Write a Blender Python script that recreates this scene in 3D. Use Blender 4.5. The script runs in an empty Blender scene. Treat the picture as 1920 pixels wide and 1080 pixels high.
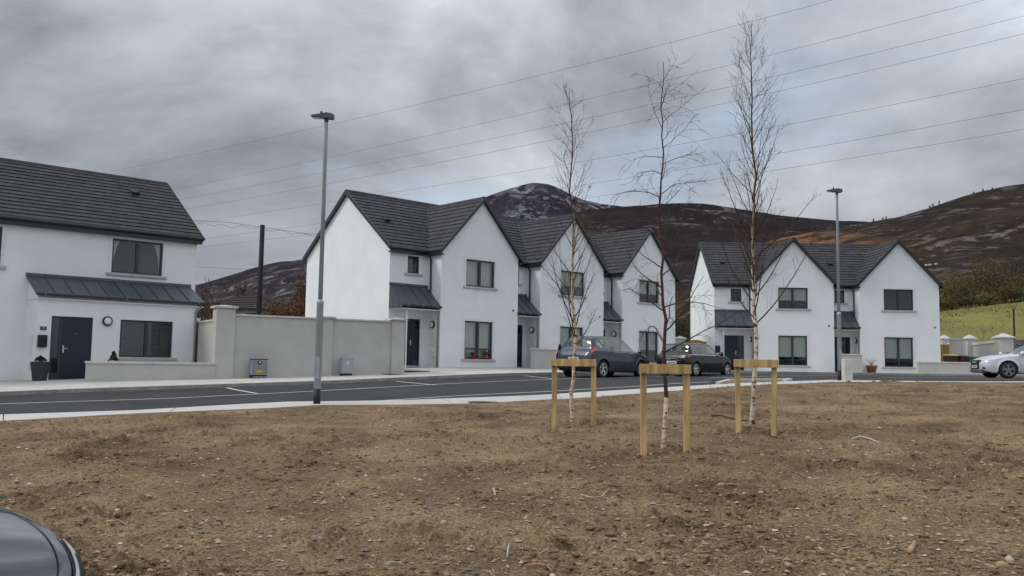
import bpy, bmesh, math, random
import numpy as np
from mathutils import Vector, Matrix
random.seed(7); rng = np.random.default_rng(11)
SC = bpy.context.scene; COL = SC.collection
S, C = math.sin, math.cos
ZO = 1.5                                   # eye height: the camera stands at z = ZO
# ------------------------------------------------------------------ camera
FPX, PIT, ROL, TH = 1667.5, .0864, .0152, .8231
fw = np.array([0, C(PIT), S(PIT)]); r0 = np.array([1., 0, 0]); u0 = np.cross(r0, fw)
RV = C(ROL)*r0 + S(ROL)*u0; UV = -S(ROL)*r0 + C(ROL)*u0
cam = bpy.data.cameras.new('camera'); co = bpy.data.objects.new('camera', cam); COL.objects.link(co)
cam.sensor_width = 36; cam.lens = FPX/1920*36; cam.clip_start = .1; cam.clip_end = 8000
m = Matrix.Identity(4)
for i in range(3):
    m[i][0], m[i][1], m[i][2] = RV[i], UV[i], -fw[i]
m[2][3] = ZO
co.matrix_world = m; SC.camera = co
# ------------------------------------------------------------------ sky, sun, exposure
SUN_DIR = Vector((-.70, -.12, .68)).normalized()           # towards the sun
world = bpy.data.worlds.new('World'); SC.world = world; world.use_nodes = True
SH_OFF = (45.28198380872603, 34.31270785133513, 0); CV_OFF = (38.32546281813221, 45.23081189066368, 0)
def build_world():
    nt = world.node_tree; N = nt.nodes; L = nt.links; N.clear()
    out = N.new('ShaderNodeOutputWorld'); bg = N.new('ShaderNodeBackground')
    sky = N.new('ShaderNodeTexSky'); sky.sky_type = 'NISHITA'; sky.sun_disc = False
    sky.sun_elevation = math.asin(SUN_DIR.z); sky.sun_rotation = math.atan2(SUN_DIR.x, SUN_DIR.y)
    tc = N.new('ShaderNodeTexCoord'); sep = N.new('ShaderNodeSeparateXYZ'); L.new(tc.outputs['Generated'], sep.inputs[0])
    def mth(op, a, b=None, c=None):
        n = N.new('ShaderNodeMath'); n.operation = op
        for i, v in enumerate((a, b, c)):
            if v is None: continue
            if isinstance(v, (int, float)): n.inputs[i].default_value = v
            else: L.new(v, n.inputs[i])
        return n.outputs[0]
    cb = N.new('ShaderNodeCombineXYZ'); L.new(sep.outputs[0], cb.inputs[0]); L.new(sep.outputs[1], cb.inputs[1]); L.new(mth('MULTIPLY', sep.outputs[2], 1.9), cb.inputs[2])
    def noise(scale, det, rough, off, dist=0.):
        mp = N.new('ShaderNodeMapping'); mp.inputs['Location'].default_value = off; L.new(cb.outputs[0], mp.inputs[0])
        n = N.new('ShaderNodeTexNoise'); n.inputs['Scale'].default_value = scale; n.inputs['Detail'].default_value = det
        n.inputs['Roughness'].default_value = rough; n.inputs['Distortion'].default_value = dist
        L.new(mp.outputs[0], n.inputs['Vector']); return n.outputs['Fac']
    def ramp(f, stops):
        r = N.new('ShaderNodeValToRGB'); L.new(f, r.inputs[0]); e = r.color_ramp.elements
        while len(e) < len(stops): e.new(.5)
        for k, (p, c) in enumerate(stops): e[k].position = p; e[k].color = (*c, 1)
        return r.outputs[0]
    shade = noise(2.2, 10, .55, SH_OFF, .3)
    ccol = ramp(shade, [(.32, (.22, .24, .275)), (.42, (.37, .395, .43)), (.52, (.52, .55, .59)), (.62, (.84, .865, .895))])
    cover = ramp(noise(2.0, 9, .56, CV_OFF, .3), [(.32, (0, 0, 0)), (.46, (1, 1, 1))])
    sk = N.new('ShaderNodeVectorMath'); sk.operation = 'SCALE'; L.new(sky.outputs[0], sk.inputs[0]); sk.inputs['Scale'].default_value = .15
    grey = N.new('ShaderNodeMixRGB'); grey.inputs[0].default_value = .5; L.new(sk.outputs[0], grey.inputs[1]); grey.inputs[2].default_value = (.5, .55, .65, 1)
    # an overcast sky is about three times as bright overhead as at the horizon
    zc = mth('MAXIMUM', sep.outputs[2], 0.); lum = mth('MULTIPLY_ADD', mth('MULTIPLY', zc, zc), 1.0, .95)
    cl = N.new('ShaderNodeVectorMath'); cl.operation = 'SCALE'; L.new(ccol, cl.inputs[0]); L.new(lum, cl.inputs['Scale'])
    mix = N.new('ShaderNodeMixRGB'); L.new(cover, mix.inputs[0]); L.new(grey.outputs[0], mix.inputs[1]); L.new(cl.outputs[0], mix.inputs[2])
    L.new(mix.outputs[0], bg.inputs[0]); bg.inputs[1].default_value = .8; L.new(bg.outputs[0], out.inputs[0])
build_world()
sl = bpy.data.lights.new('sun', 'SUN'); so = bpy.data.objects.new('sun', sl); COL.objects.link(so)
sl.energy = 1.0; sl.angle = math.radians(14); sl.color = (1, .955, .89)
so.rotation_euler = SUN_DIR.to_track_quat('Z', 'Y').to_euler(); so.location = (-30, -20, 60)
SC.view_settings.view_transform = 'Standard'; SC.view_settings.look = 'None'
SC.view_settings.gamma = 1; SC.view_settings.use_curve_mapping = False; SC.view_settings.exposure = 0.52
SC.render.engine = 'CYCLES'; SC.cycles.max_bounces = 6; SC.cycles.transparent_max_bounces = 12
SC.cycles.caustics_reflective = False; SC.cycles.caustics_refractive = False
# ------------------------------------------------------------------ ground shape, pixel -> ground
OX = np.array([-3.1573, 39.3929]); UX = np.array([S(TH), C(TH)]); NX = np.array([C(TH), -S(TH)])
def an(x, y): return (x-OX[0])*UX[0]+(y-OX[1])*UX[1], (x-OX[0])*NX[0]+(y-OX[1])*NX[1]
def AN(a, n): return OX + UX*a + NX*n
def zg(x, y):
    a, n = an(np.asarray(x, float), np.asarray(y, float))
    k = 1.5; mm = -k*np.logaddexp(0, -a/k)
    sm = lambda t: np.clip(t, 0, 1)**2*(3-2*np.clip(t, 0, 1))
    fade = 1-.95*sm((a-1)/12)
    return ZO - .114 + .038*np.maximum(mm, -40) - fade*(.12*sm(n/6)+.012*np.clip(n, 0, 60))
def ray(px, py):
    d = fw + RV*(px-960)/FPX - UV*(py-540)/FPX; return d/d[1]
_ts = np.linspace(2, 220, 20000)
def G(px, py, dz=0.):                      # where the pixel's ray meets the ground (dz above it)
    d = ray(px, py); v = ZO + d[2]*_ts - zg(d[0]*_ts, _ts) - dz
    i = np.nonzero(v[:-1]*v[1:] <= 0)[0][0]; t = _ts[i] + (_ts[i+1]-_ts[i])*v[i]/(v[i]-v[i+1])
    return d[:2]*t
def at(px, py, y):                         # the point on a pixel's ray at depth y
    d = ray(px, py)*y; return Vector((d[0], d[1], d[2]+ZO))
# ------------------------------------------------------------------ numpy noise
def vnoise(x, y, seed=0):
    xi = np.floor(x).astype(np.int64); yi = np.floor(y).astype(np.int64); xf = x-xi; yf = y-yi
    xf = xf*xf*(3-2*xf); yf = yf*yf*(3-2*yf)
    def h(a, b):
        n = (a*374761393 + b*668265263 + seed*1442695041) & 0xFFFFFFFF
        n = ((n ^ (n >> 13))*1274126177) & 0xFFFFFFFF; n = n ^ (n >> 16)
        return (n & 0xFFFF)/65535.
    return (h(xi, yi)*(1-xf)+h(xi+1, yi)*xf)*(1-yf)+(h(xi, yi+1)*(1-xf)+h(xi+1, yi+1)*xf)*yf
def fbm(x, y, o=4, seed=0, g=.5):
    r = 0; a = 1; t = 0
    for k in range(o):
        r = r + a*vnoise(x*2**k+k*17.3, y*2**k-k*9.1, seed+k); t += a; a *= g
    return r/t
# ------------------------------------------------------------------ materials
MATS = {}
def mat(name, col, rough=.8, var=.0, vscale=3., col2=None, bump=0., bscale=30., metal=0., spec=.3, detail=6, rnd=0., stretch=None, coat=0.):
    if name in MATS: return MATS[name]
    M = bpy.data.materials.new(name); M.use_nodes = True; nt = M.node_tree; N = nt.nodes; L = nt.links
    b = N['Principled BSDF']; b.inputs['Roughness'].default_value = rough; b.inputs['Metallic'].default_value = metal
    b.inputs['Specular IOR Level'].default_value = spec; b.inputs['Base Color'].default_value = (*col, 1)
    if coat: b.inputs['Coat Weight'].default_value = coat; b.inputs['Coat Roughness'].default_value = .04
    tc = N.new('ShaderNodeTexCoord'); vec = tc.outputs['Object']
    if stretch:
        mp = N.new('ShaderNodeMapping'); mp.inputs['Scale'].default_value = stretch; L.new(vec, mp.inputs[0]); vec = mp.outputs[0]
    last = None
    if var or col2:
        n = N.new('ShaderNodeTexNoise'); n.inputs['Scale'].default_value = vscale; n.inputs['Detail'].default_value = detail; n.inputs['Roughness'].default_value = .6
        L.new(vec, n.inputs['Vector']); r = N.new('ShaderNodeValToRGB'); L.new(n.outputs['Fac'], r.inputs[0])
        c2 = col2 or tuple(c*(1-var) for c in col); c1 = col if col2 else tuple(min(1, c*(1+var*.6)) for c in col)
        r.color_ramp.elements[0].position = .32; r.color_ramp.elements[1].position = .68
        r.color_ramp.elements[0].color = (*c2, 1); r.color_ramp.elements[1].color = (*c1, 1); last = r.outputs[0]
    if rnd:
        oi = N.new('ShaderNodeObjectInfo'); mr = N.new('ShaderNodeMapRange'); L.new(oi.outputs['Random'], mr.inputs[0])
        mr.inputs[3].default_value = 1-rnd; mr.inputs[4].default_value = 1+rnd
        vm = N.new('ShaderNodeVectorMath'); vm.operation = 'SCALE'; L.new(mr.outputs[0], vm.inputs['Scale'])
        if last: L.new(last, vm.inputs[0])
        else: vm.inputs[0].default_value = col
        last = vm.outputs[0]
    if last: L.new(last, b.inputs['Base Color'])
    if bump:
        n = N.new('ShaderNodeTexNoise'); n.inputs['Scale'].default_value = bscale; n.inputs['Detail'].default_value = 5; L.new(vec, n.inputs['Vector'])
        bp = N.new('ShaderNodeBump'); bp.inputs['Strength'].default_value = bump; bp.inputs['Distance'].default_value = .02
        L.new(n.outputs['Fac'], bp.inputs['Height']); L.new(bp.outputs[0], b.inputs['Normal'])
    MATS[name] = M; return M
def attr_mat(name, rough=.9, bump=0., bscale=60.):
    M = mat(name, (.2, .2, .2), rough, bump=bump, bscale=bscale); N = M.node_tree.nodes
    a = N.new('ShaderNodeAttribute'); a.attribute_name = 'tint'; M.node_tree.links.new(a.outputs['Color'], N['Principled BSDF'].inputs['Base Color']); return M
def glass_mat(name, tint=(.75, .8, .8), refl=.10):
    M = bpy.data.materials.new(name); M.use_nodes = True; nt = M.node_tree; N = nt.nodes; L = nt.links; N.clear()
    o = N.new('ShaderNodeOutputMaterial'); t = N.new('ShaderNodeBsdfTransparent'); g = N.new('ShaderNodeBsdfGlossy'); mx = N.new('ShaderNodeMixShader')
    t.inputs[0].default_value = (*tint, 1); g.inputs['Roughness'].default_value = .02; g.inputs[0].default_value = (.9, .93, .95, 1)
    fr = N.new('ShaderNodeFresnel'); ge = N.new('ShaderNodeNewGeometry'); io = N.new('ShaderNodeMath'); io.operation = 'MULTIPLY_ADD'; io.inputs[1].default_value = 1/1.5-1.5; io.inputs[2].default_value = 1.5; L.new(ge.outputs['Backfacing'], io.inputs[0]); L.new(io.outputs[0], fr.inputs[0]); ad = N.new('ShaderNodeMath'); ad.operation = 'ADD'; ad.inputs[1].default_value = refl
    nz = N.new('ShaderNodeTexNoise'); nz.inputs['Scale'].default_value = .8; bp = N.new('ShaderNodeBump'); bp.inputs['Strength'].default_value = .05
    L.new(nz.outputs['Fac'], bp.inputs['Height']); L.new(bp.outputs[0], g.inputs['Normal'])
    L.new(fr.outputs[0], ad.inputs[0]); L.new(ad.outputs[0], mx.inputs[0]); L.new(t.outputs[0], mx.inputs[1]); L.new(g.outputs[0], mx.inputs[2]); L.new(mx.outputs[0], o.inputs[0])
    MATS[name] = M; return M
M_render = mat('white_render', (.80, .815, .835), .9, .05, .9, bump=.35, bscale=90)
M_plaster = mat('smooth_plaster', (.74, .745, .76), .8, .05, 2)
M_grey_render = mat('grey_render', (.50, .49, .47), .92, .09, 1.3, bump=.4, bscale=60)
M_cope = mat('concrete_coping', (.56, .55, .52), .85, .16, 3, bump=.2, bscale=50)
M_sill = mat('concrete_sill', (.45, .45, .45), .85, .12, 5)
M_tile = mat('roof_tile', (.045, .045, .050), .7, .3, 5, rnd=.13, bump=.25, bscale=25)
def tile_nodes():
    # each tile of a course has a slightly different tone
    nt = M_tile.node_tree; N = nt.nodes; L = nt.links; b = N['Principled BSDF']; src = b.inputs['Base Color'].links[0].from_socket
    tc = N.new('ShaderNodeTexCoord'); sc = N.new('ShaderNodeVectorMath'); sc.operation = 'MULTIPLY'; sc.inputs[1].default_value = (3.1, 3.1, 0.); L.new(tc.outputs['Object'], sc.inputs[0]); fl = N.new('ShaderNodeVectorMath'); fl.operation = 'FLOOR'; L.new(sc.outputs[0], fl.inputs[0])
    oi = N.new('ShaderNodeObjectInfo'); ad = N.new('ShaderNodeVectorMath'); L.new(fl.outputs[0], ad.inputs[0]); L.new(oi.outputs['Random'], ad.inputs[1]); wn = N.new('ShaderNodeTexWhiteNoise'); L.new(ad.outputs[0], wn.inputs['Vector'])
    mr = N.new('ShaderNodeMapRange'); mr.inputs[3].default_value = .8; mr.inputs[4].default_value = 1.25; L.new(wn.outputs['Value'], mr.inputs[0]); vm = N.new('ShaderNodeVectorMath'); vm.operation = 'SCALE'; L.new(src, vm.inputs[0]); L.new(mr.outputs[0], vm.inputs['Scale']); L.new(vm.outputs[0], b.inputs['Base Color'])
tile_nodes()
M_lead = mat('lead_flashing', (.11, .115, .125), .55, .2, 4)
M_fascia = mat('black_fascia', (.016, .018, .024), .35, spec=.5)
M_zinc = mat('grey_zinc', (.085, .098, .118), .42, .15, 2, metal=.35, rnd=.07)
M_frame = mat('window_frame', (.028, .032, .040), .4, spec=.5)
M_door = mat('navy_door', (.014, .019, .034), .42, .1, 3, spec=.4)
M_steel = mat('brushed_steel', (.6, .6, .6), .3, metal=.9)
M_galv = mat('galvanised_steel', (.38, .415, .45), .5, .2, 7, metal=.2, rnd=.04, stretch=(1, 1, .25))
M_white = mat('white_plastic', (.72, .72, .70), .5, .04, 6)
M_pipegrey = mat('grey_pipe', (.26, .255, .25), .5, .1, 3)
M_black = mat('black_plastic', (.015, .015, .016), .5)
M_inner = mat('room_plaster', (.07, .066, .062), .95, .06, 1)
M_curtain = mat('net_curtain', (.72, .74, .70), .95, .10, 8, stretch=(6, 6, .4))
M_blind = mat('roller_blind', (.66, .69, .64), .9, .05, 2)
M_slat = mat('venetian_slat', (.055, .055, .055), .6)
M_glass = glass_mat('window_glass', (.80, .83, .82), .0)
M_sideglass = glass_mat('dark_side_glass', (.22, .24, .26), .03)
M_carglass = glass_mat('car_glass', (.62, .70, .66), .04)
M_asphalt = mat('asphalt', (.040, .041, .045), .9, .3, .7, bump=.3, bscale=140)
M_line = mat('road_paint', (.62, .62, .60), .8, .22, 6)
M_slab = mat('pavement_concrete', (.50, .49, .46), .9, .10, 2.2, rnd=.04, bump=.15, bscale=70)
M_kerb = mat('kerb_concrete', (.30, .285, .25), .9, .25, 3, rnd=.1, bump=.25, bscale=50)
M_fore = mat('forecourt_concrete', (.44, .425, .39), .92, .15, 1.4, bump=.15, bscale=60)
M_timber = mat('treated_timber', (.50, .355, .165), .8, .5, 4, rnd=.14, stretch=(3, 3, .35), bump=.3, bscale=25)
M_fence = mat('fence_timber', (.33, .20, .075), .8, .3, 5, rnd=.12, stretch=(4, 4, .3))
M_iron = mat('cast_iron', (.06, .058, .055), .8, .2, 9)
# ------------------------------------------------------------------ mesh helpers
class MB:
    def __init__(s): s.v = []; s.f = []
    def add(s, vs, fs):
        k = len(s.v); s.v += [tuple(map(float, p)) for p in vs]; s.f += [tuple(i+k for i in f) for f in fs]; return s
    def box(s, x0, x1, y0, y1, z0, z1):
        return s.hexa([(x0, y0, z0), (x1, y0, z0), (x1, y1, z0), (x0, y1, z0), (x0, y0, z1), (x1, y0, z1), (x1, y1, z1), (x0, y1, z1)])
    def hexa(s, p):
        return s.add(p, [(3, 2, 1, 0), (4, 5, 6, 7), (0, 1, 5, 4), (1, 2, 6, 5), (2, 3, 7, 6), (3, 0, 4, 7)])
    def poly(s, pts): return s.add(pts, [tuple(range(len(pts)))])
    def prism(s, pts, d):                  # polygon pts swept by the vector d
        n = len(pts); q = [tuple(np.add(p, d)) for p in pts]
        return s.add(list(pts)+q, [tuple(range(n))[::-1], tuple(range(n, 2*n))]+[(i, (i+1) % n, n+(i+1) % n, n+i) for i in range(n)])
    def tube(s, pts, rad, n=8, cap=True):
        pts = [Vector(p) for p in pts]; R = rad if hasattr(rad, '__len__') else [rad]*len(pts); k = len(s.v); vs = []; up = None
        for i, p in enumerate(pts):
            t = (pts[min(i+1, len(pts)-1)]-pts[max(i-1, 0)]).normalized()
            if up is None: up = t.orthogonal().normalized()
            up = (up - t*up.dot(t)).normalized(); b = t.cross(up)
            for j in range(n):
                a = 2*math.pi*j/n; vs.append(p+(up*math.cos(a)+b*math.sin(a))*R[i])
        fs = [(i*n+j, i*n+(j+1) % n, (i+1)*n+(j+1) % n, (i+1)*n+j) for i in range(len(pts)-1) for j in range(n)]
        if cap: fs += [tuple(range(n))[::-1], tuple(range((len(pts)-1)*n, len(pts)*n))]
        return s.add(vs, fs)
    def lathe(s, prof, c=(0, 0, 0), ax='z', n=20, cap=True):   # prof: (radius, height) pairs
        vs = []
        for r, h in prof:
            for j in range(n):
                a = 2*math.pi*j/n; p = (r*math.cos(a), r*math.sin(a), h)
                if ax == 'x': p = (p[2], p[0], p[1])
                if ax == 'y': p = (p[0], p[2], p[1])
                vs.append((p[0]+c[0], p[1]+c[1], p[2]+c[2]))
        fs = [(i*n+j, i*n+(j+1) % n, (i+1)*n+(j+1) % n, (i+1)*n+j) for i in range(len(prof)-1) for j in range(n)]
        if cap: fs += [tuple(range(n))[::-1], tuple(range((len(prof)-1)*n, len(prof)*n))]
        return s.add(vs, fs)
    def build(s, name, m, parent=None, smooth=False, kind=None, bevel=0.):
        me = bpy.data.meshes.new(name); me.from_pydata(s.v, [], s.f)
        if bevel or smooth:
            bm = bmesh.new(); bm.from_mesh(me); bmesh.ops.recalc_face_normals(bm, faces=bm.faces)
            if bevel: bmesh.ops.bevel(bm, geom=bm.edges[:], offset=bevel, segments=2, affect='EDGES', profile=.6)
            bm.to_mesh(me); bm.free()
        if smooth: me.polygons.foreach_set('use_smooth', [True]*len(me.polygons))
        me.materials.append(m); me.update()
        return link(name, me, parent, kind)
def link(name, me, parent=None, kind=None):
    o = bpy.data.objects.new(name, me); COL.objects.link(o)
    if parent is not None: o.parent = parent
    if kind: o['kind'] = kind
    return o
def grid_obj(name, V, nu, nv, m, parent=None, kind=None, smooth=True, flip=False):
    me = bpy.data.meshes.new(name); i = np.arange(nu*nv).reshape(nu, nv)
    if flip: i = i[::-1]
    f = np.stack([i[:-1, :-1], i[1:, :-1], i[1:, 1:], i[:-1, 1:]], -1).reshape(-1, 4)
    me.vertices.add(nu*nv); me.vertices.foreach_set('co', np.ascontiguousarray(V, dtype=np.float32).ravel())
    me.loops.add(f.size); me.loops.foreach_set('vertex_index', f.ravel().astype(np.int32))
    me.polygons.add(len(f)); me.polygons.foreach_set('loop_start', np.arange(0, f.size, 4, dtype=np.int32))
    me.polygons.foreach_set('use_smooth', np.full(len(f), smooth)); me.update(calc_edges=True); me.materials.append(m)
    return link(name, me, parent, kind)
def tag(o, label, cat, group=None):
    o['label'] = label; o['category'] = cat
    if group: o['group'] = group
    return o
def thing(name, label, cat, loc=(0, 0, 0), rz=0., group=None):
    o = bpy.data.objects.new(name, None); COL.objects.link(o); o.location = loc; o.rotation_euler = (0, 0, rz); o.empty_display_size = .2
    return tag(o, label, cat, group)
def gp(p, dz=0.): return Vector((p[0], p[1], float(zg(p[0], p[1]))+dz))
def resample(P, n):
    P = np.asarray(P, float); d = np.r_[0, np.cumsum(np.hypot(*np.diff(P, axis=0).T))]; s = np.linspace(0, d[-1], n)
    return np.c_[np.interp(s, d, P[:, 0]), np.interp(s, d, P[:, 1])]
def offset(P, d):                          # polyline shifted to its left by d
    P = np.asarray(P, float); t = np.gradient(P, axis=0); t /= np.hypot(t[:, 0], t[:, 1])[:, None]
    return P + np.c_[-t[:, 1], t[:, 0]]*d
def strip(name, A, B, dz, m, parent=None, kind=None, rows=2):
    Q = np.stack([A+(B-A)*u for u in np.linspace(0, 1, rows)], 1)
    return grid_obj(name, np.concatenate([Q, (zg(Q[..., 0], Q[..., 1])+dz)[..., None]], -1), len(A), rows, m, parent, kind, False)
# ------------------------------------------------------------------ setting: ground, road, pavements, soil
def an_sheet(name, a0, a1, n0, n1, dz, m, na=90, nn=30):
    A, Nn = np.meshgrid(np.linspace(a0, a1, na), np.linspace(n0, n1, nn), indexing='ij')
    X = OX[0]+UX[0]*A+NX[0]*Nn; Y = OX[1]+UX[1]*A+NX[1]*Nn
    return grid_obj(name, np.stack([X, Y, zg(X, Y)+dz], -1), na, nn, m, None, 'structure')
M_field = mat('field_grass', (.075, .085, .03), .95, .45, .15, bump=.5, bscale=3)
gx = np.r_[-4000, -1500, -500, np.linspace(-200, 200, 80), 500, 1500, 4000]; X, Y = np.meshgrid(gx, gx+100, indexing='ij')
grid_obj('ground', np.stack([X, Y, np.minimum(zg(X, Y), 1.4)-.32], -1), len(gx), len(gx), M_field, None, 'structure')
an_sheet('road', -60, 95, -3, 34, -.10, M_asphalt, 320, 150)
K = np.array([[-35.8, 3.8], [-20.4, 18.05], G(0, 735), G(180, 728), G(400, 721), G(640, 713), [-1.9, 33.7], [1.85, 37.5], [6.0, 41.0], [10.5, 44.0], [15, 46.0], [20, 46.9], [60, 47.6]])
Kr = resample(K, 110); Kb = offset(Kr, 1.9)
fore = strip('forecourt', offset(Kr, 1.9), offset(Kr, 22), -.008, M_fore, None, 'structure', 40)
def slabs(name, A, B, n, dz=0.):
    # concrete bays with open joints; the thing itself is the bed below
    p = strip(name, A, B, dz-.035, M_kerb, None, 'structure'); k = len(A)
    for i in range(0, k-1, n):
        j = min(i+n, k-1); mb = MB(); q = []
        a, b, c, d = A[i], A[j], B[j], B[i]; t = (b-a)/np.hypot(*(b-a))*.007
        a, d, b, c = a+t*1.7, d+t*1.7, b-t*1.7, c-t*1.7
        idx = list(range(i, j+1)); lo = [a]+[A[x] for x in idx[1:-1]]+[b]; hi = [d]+[B[x] for x in idx[1:-1]]+[c]; w = len(lo)
        vs = [gp(x, dz) for x in lo]+[gp(x, dz) for x in hi]+[gp(x, dz-.13) for x in lo]+[gp(x, dz-.13) for x in hi]
        fs = [(x, x+1, w+x+1, w+x) for x in range(w-1)]+[(2*w+x, 2*w+x+1, x+1, x) for x in range(w-1)]+[(w+x, w+x+1, 3*w+x+1, 3*w+x) for x in range(w-1)]
        fs += [(0, w, 3*w, 2*w), (2*w-1, w-1, 3*w-1, 4*w-1)]
        mb.add(vs, fs).build('pavement_slab', M_slab, p)
    return p
far_pav = slabs('pavement', offset(Kr, .15), Kb, 4)
ks = resample(K, 118)
for i in range(len(ks)-1):
    a, b = ks[i], ks[i+1]; t = (b-a)/np.hypot(*(b-a)); nn = np.array([-t[1], t[0]]); a = a+t*.004; b = b-t*.004
    q = [a, b, b+nn*.145, a+nn*.145]; r_ = [a+nn*.02, b+nn*.02, b+nn*.145, a+nn*.145]
    MB().hexa([gp(x, -.2) for x in q]+[gp(x, .003) for x in r_]).build('kerb_stone', M_kerb, far_pav)
DE = np.array([[-28, 1], [-12.9, 13.2], G(0, 790), G(250, 776), G(500, 766), G(600, 760), G(760, 759), G(900, 757), G(1020, 750), G(1100, 746), G(1320, 729), G(1450, 721), G(1570, 716.5), [13.9, 29.4], [16.3, 28.6], [34, 27.5]])
NPv = np.array([[-28.6, 2.2], [-13.6, 14.4], G(0, 777), G(250, 769), G(530, 753), G(640, 752), G(760, 750), G(860, 746), G(1000, 741), G(1100, 735), G(1320, 722), G(1450, 715.5), G(1560, 712), [14.1, 30.0], [16.6, 29.2], [34.3, 28.1]])
def resample_pair(A, B, n):                # keep the corresponding corners of both edges together
    mid = (A+B)/2; d = np.r_[0, np.cumsum(np.hypot(*np.diff(mid, axis=0).T))]; s = np.linspace(0, d[-1], n)
    f = lambda P: np.c_[np.interp(s, d, P[:, 0]), np.interp(s, d, P[:, 1])]
    return f(A), f(B)
near_d, near_r = resample_pair(DE, NPv, 97)
slabs('pavement', near_d - (near_r-near_d)*.25, near_r, 4)
# road markings
marks = []
def line(P, w=.1, name='road_marking'):
    P = resample(P, 24); marks.append(strip(name, offset(P, w/2), offset(P, -w/2), -.096, M_line, None, 'structure'))
BL = np.array([[-17, 17.5], G(0, 757, -.1), G(300, 748, -.1), G(600, 733, -.1), G(830, 720, -.1), G(1040, 711, -.1), [5.6, 36.3], [8.6, 39.0]])
line(BL)
for p, q in (((425, 727), (482, 738)), ((743, 715), (817, 722)), ((985, 704.5), (1042, 711))): line([G(*p, -.1), G(*q, -.1)])
line([G(705, 752, -.1), G(860, 742, -.1), G(1040, 733.5, -.1), G(1200, 724, -.1), G(1330, 716, -.1)])
line([G(1330, 709, -.1), G(1445, 705.5, -.1), (14.5, 38.2)])
line([(17.2, 37.5), (18.9, 34.0)]); line([(14.5, 34.9), (18.9, 34.0), (30, 33)])
# soil
M_soil = mat('soil', (.2, .2, .2), .97)
def soil_nodes():
    nt = M_soil.node_tree; N = nt.nodes; L = nt.links; b = N['Principled BSDF']; b.inputs['Specular IOR Level'].default_value = .12
    tc = N.new('ShaderNodeTexCoord')
    def nz(s, d, r=.6):
        n = N.new('ShaderNodeTexNoise'); n.inputs['Scale'].default_value = s; n.inputs['Detail'].default_value = d; n.inputs['Roughness'].default_value = r; L.new(tc.outputs['Object'], n.inputs['Vector']); return n.outputs['Fac']
    def rp(f, st):
        r = N.new('ShaderNodeValToRGB'); L.new(f, r.inputs[0]); e = r.color_ramp.elements
        while len(e) < len(st): e.new(.5)
        for k, (p, c) in enumerate(st): e[k].position = p; e[k].color = (*c, 1)
        return r.outputs[0]
    base = rp(nz(.9, 8, .65), [(.34, (.112, .076, .048)), (.5, (.200, .139, .086)), (.66, (.290, .208, .130))])
    fine = rp(nz(42, 4, .7), [(.34, (.42, .40, .38)), (.5, (.97, .97, .97)), (.64, (1.45, 1.4, 1.32))])
    mx = N.new('ShaderNodeMixRGB'); mx.blend_type = 'MULTIPLY'; mx.inputs[0].default_value = 1; L.new(base, mx.inputs[1]); L.new(fine, mx.inputs[2])
    v = N.new('ShaderNodeTexVoronoi'); v.inputs['Scale'].default_value = 26; L.new(tc.outputs['Object'], v.inputs['Vector'])
    vr = rp(v.outputs['Distance'], [(.0, (1, 1, 1)), (.16, (1, 1, 1)), (.2, (0, 0, 0))])
    sel = rp(v.outputs['Color'], [(.80, (0, 0, 0)), (.82, (1, 1, 1))]); ml = N.new('ShaderNodeMath'); ml.operation = 'MULTIPLY'; L.new(vr, ml.inputs[0]); L.new(sel, ml.inputs[1])
    m2 = N.new('ShaderNodeMixRGB'); L.new(ml.outputs[0], m2.inputs[0]); L.new(mx.outputs[0], m2.inputs[1]); m2.inputs[2].default_value = (.36, .30, .21, 1)
    L.new(m2.outputs[0], b.inputs['Base Color'])
    bp = N.new('ShaderNodeBump'); bp.inputs['Strength'].default_value = .8; bp.inputs['Distance'].default_value = .02; L.new(nz(55, 6, .7), bp.inputs['Height']); L.new(bp.outputs[0], b.inputs['Normal'])
soil_nodes()
de = resample(DE, 400); de_r = de[:, 0]/np.maximum(de[:, 1], .5)
def soil_far(r):
    o = np.argsort(de_r[de[:, 1] > 6]); return np.interp(r, de_r[de[:, 1] > 6][o], de[de[:, 1] > 6][o][:, 1])
def soil_h(x, y, yf):
    e = np.clip((yf-y)/2.2, 0, 1)          # settles towards the pavement edge
    big = (fbm(x*.5, y*.5, 3, 5)-.5)*.20
    mid = (fbm(x*2.6, y*2.6, 3, 21, .42)-.5)*.075
    patch = np.clip(fbm(x*.9+4, y*.9, 3, 77)*3.2-1.25, .12, 1.)                # some areas cloddy, some raked flat
    t1 = fbm(x*7.5+2, y*7.5, 3, 91, .42); lump = np.clip(t1-.54, 0, 1)*.26     # clods standing up
    t2 = fbm(x*4.5-5, y*4.5, 3, 57, .42); pit = -np.clip(.36-t2, 0, 1)*.40     # holes between them
    clod = np.abs(fbm(x*10, y*10, 2, 44, .4)-.5)*.055
    fine = (fbm(x*22, y*22, 2, 63, .4)-.5)*.022
    return zg(x, y)+.01+e*(.02+big*.5+mid*.7+(clod+lump+pit)*patch+fine) + e*.05*np.clip((y-6)/6, 0, 1)-.022*np.clip(8-y, 0, 6)
nu, nv = 1060, 640
rr = np.r_[np.linspace(-1.25, -.64, 30)[:-1], np.linspace(-.64, .64, nu-58), np.linspace(.64, 1.1, 30)[1:]]
nu = len(rr); yf = soil_far(rr); ss = np.linspace(0, 1, nv)
Yg = 3.0*(yf[:, None]/3.0)**ss[None, :]; Xg = rr[:, None]*Yg
soil = grid_obj('soil', np.stack([Xg, Yg, soil_h(Xg, Yg, yf[:, None])], -1), nu, nv, M_soil, None, 'structure')
def soil_z(x, y): return float(soil_h(np.array([x]), np.array([y]), soil_far(np.array([x/y])))[0])
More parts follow.
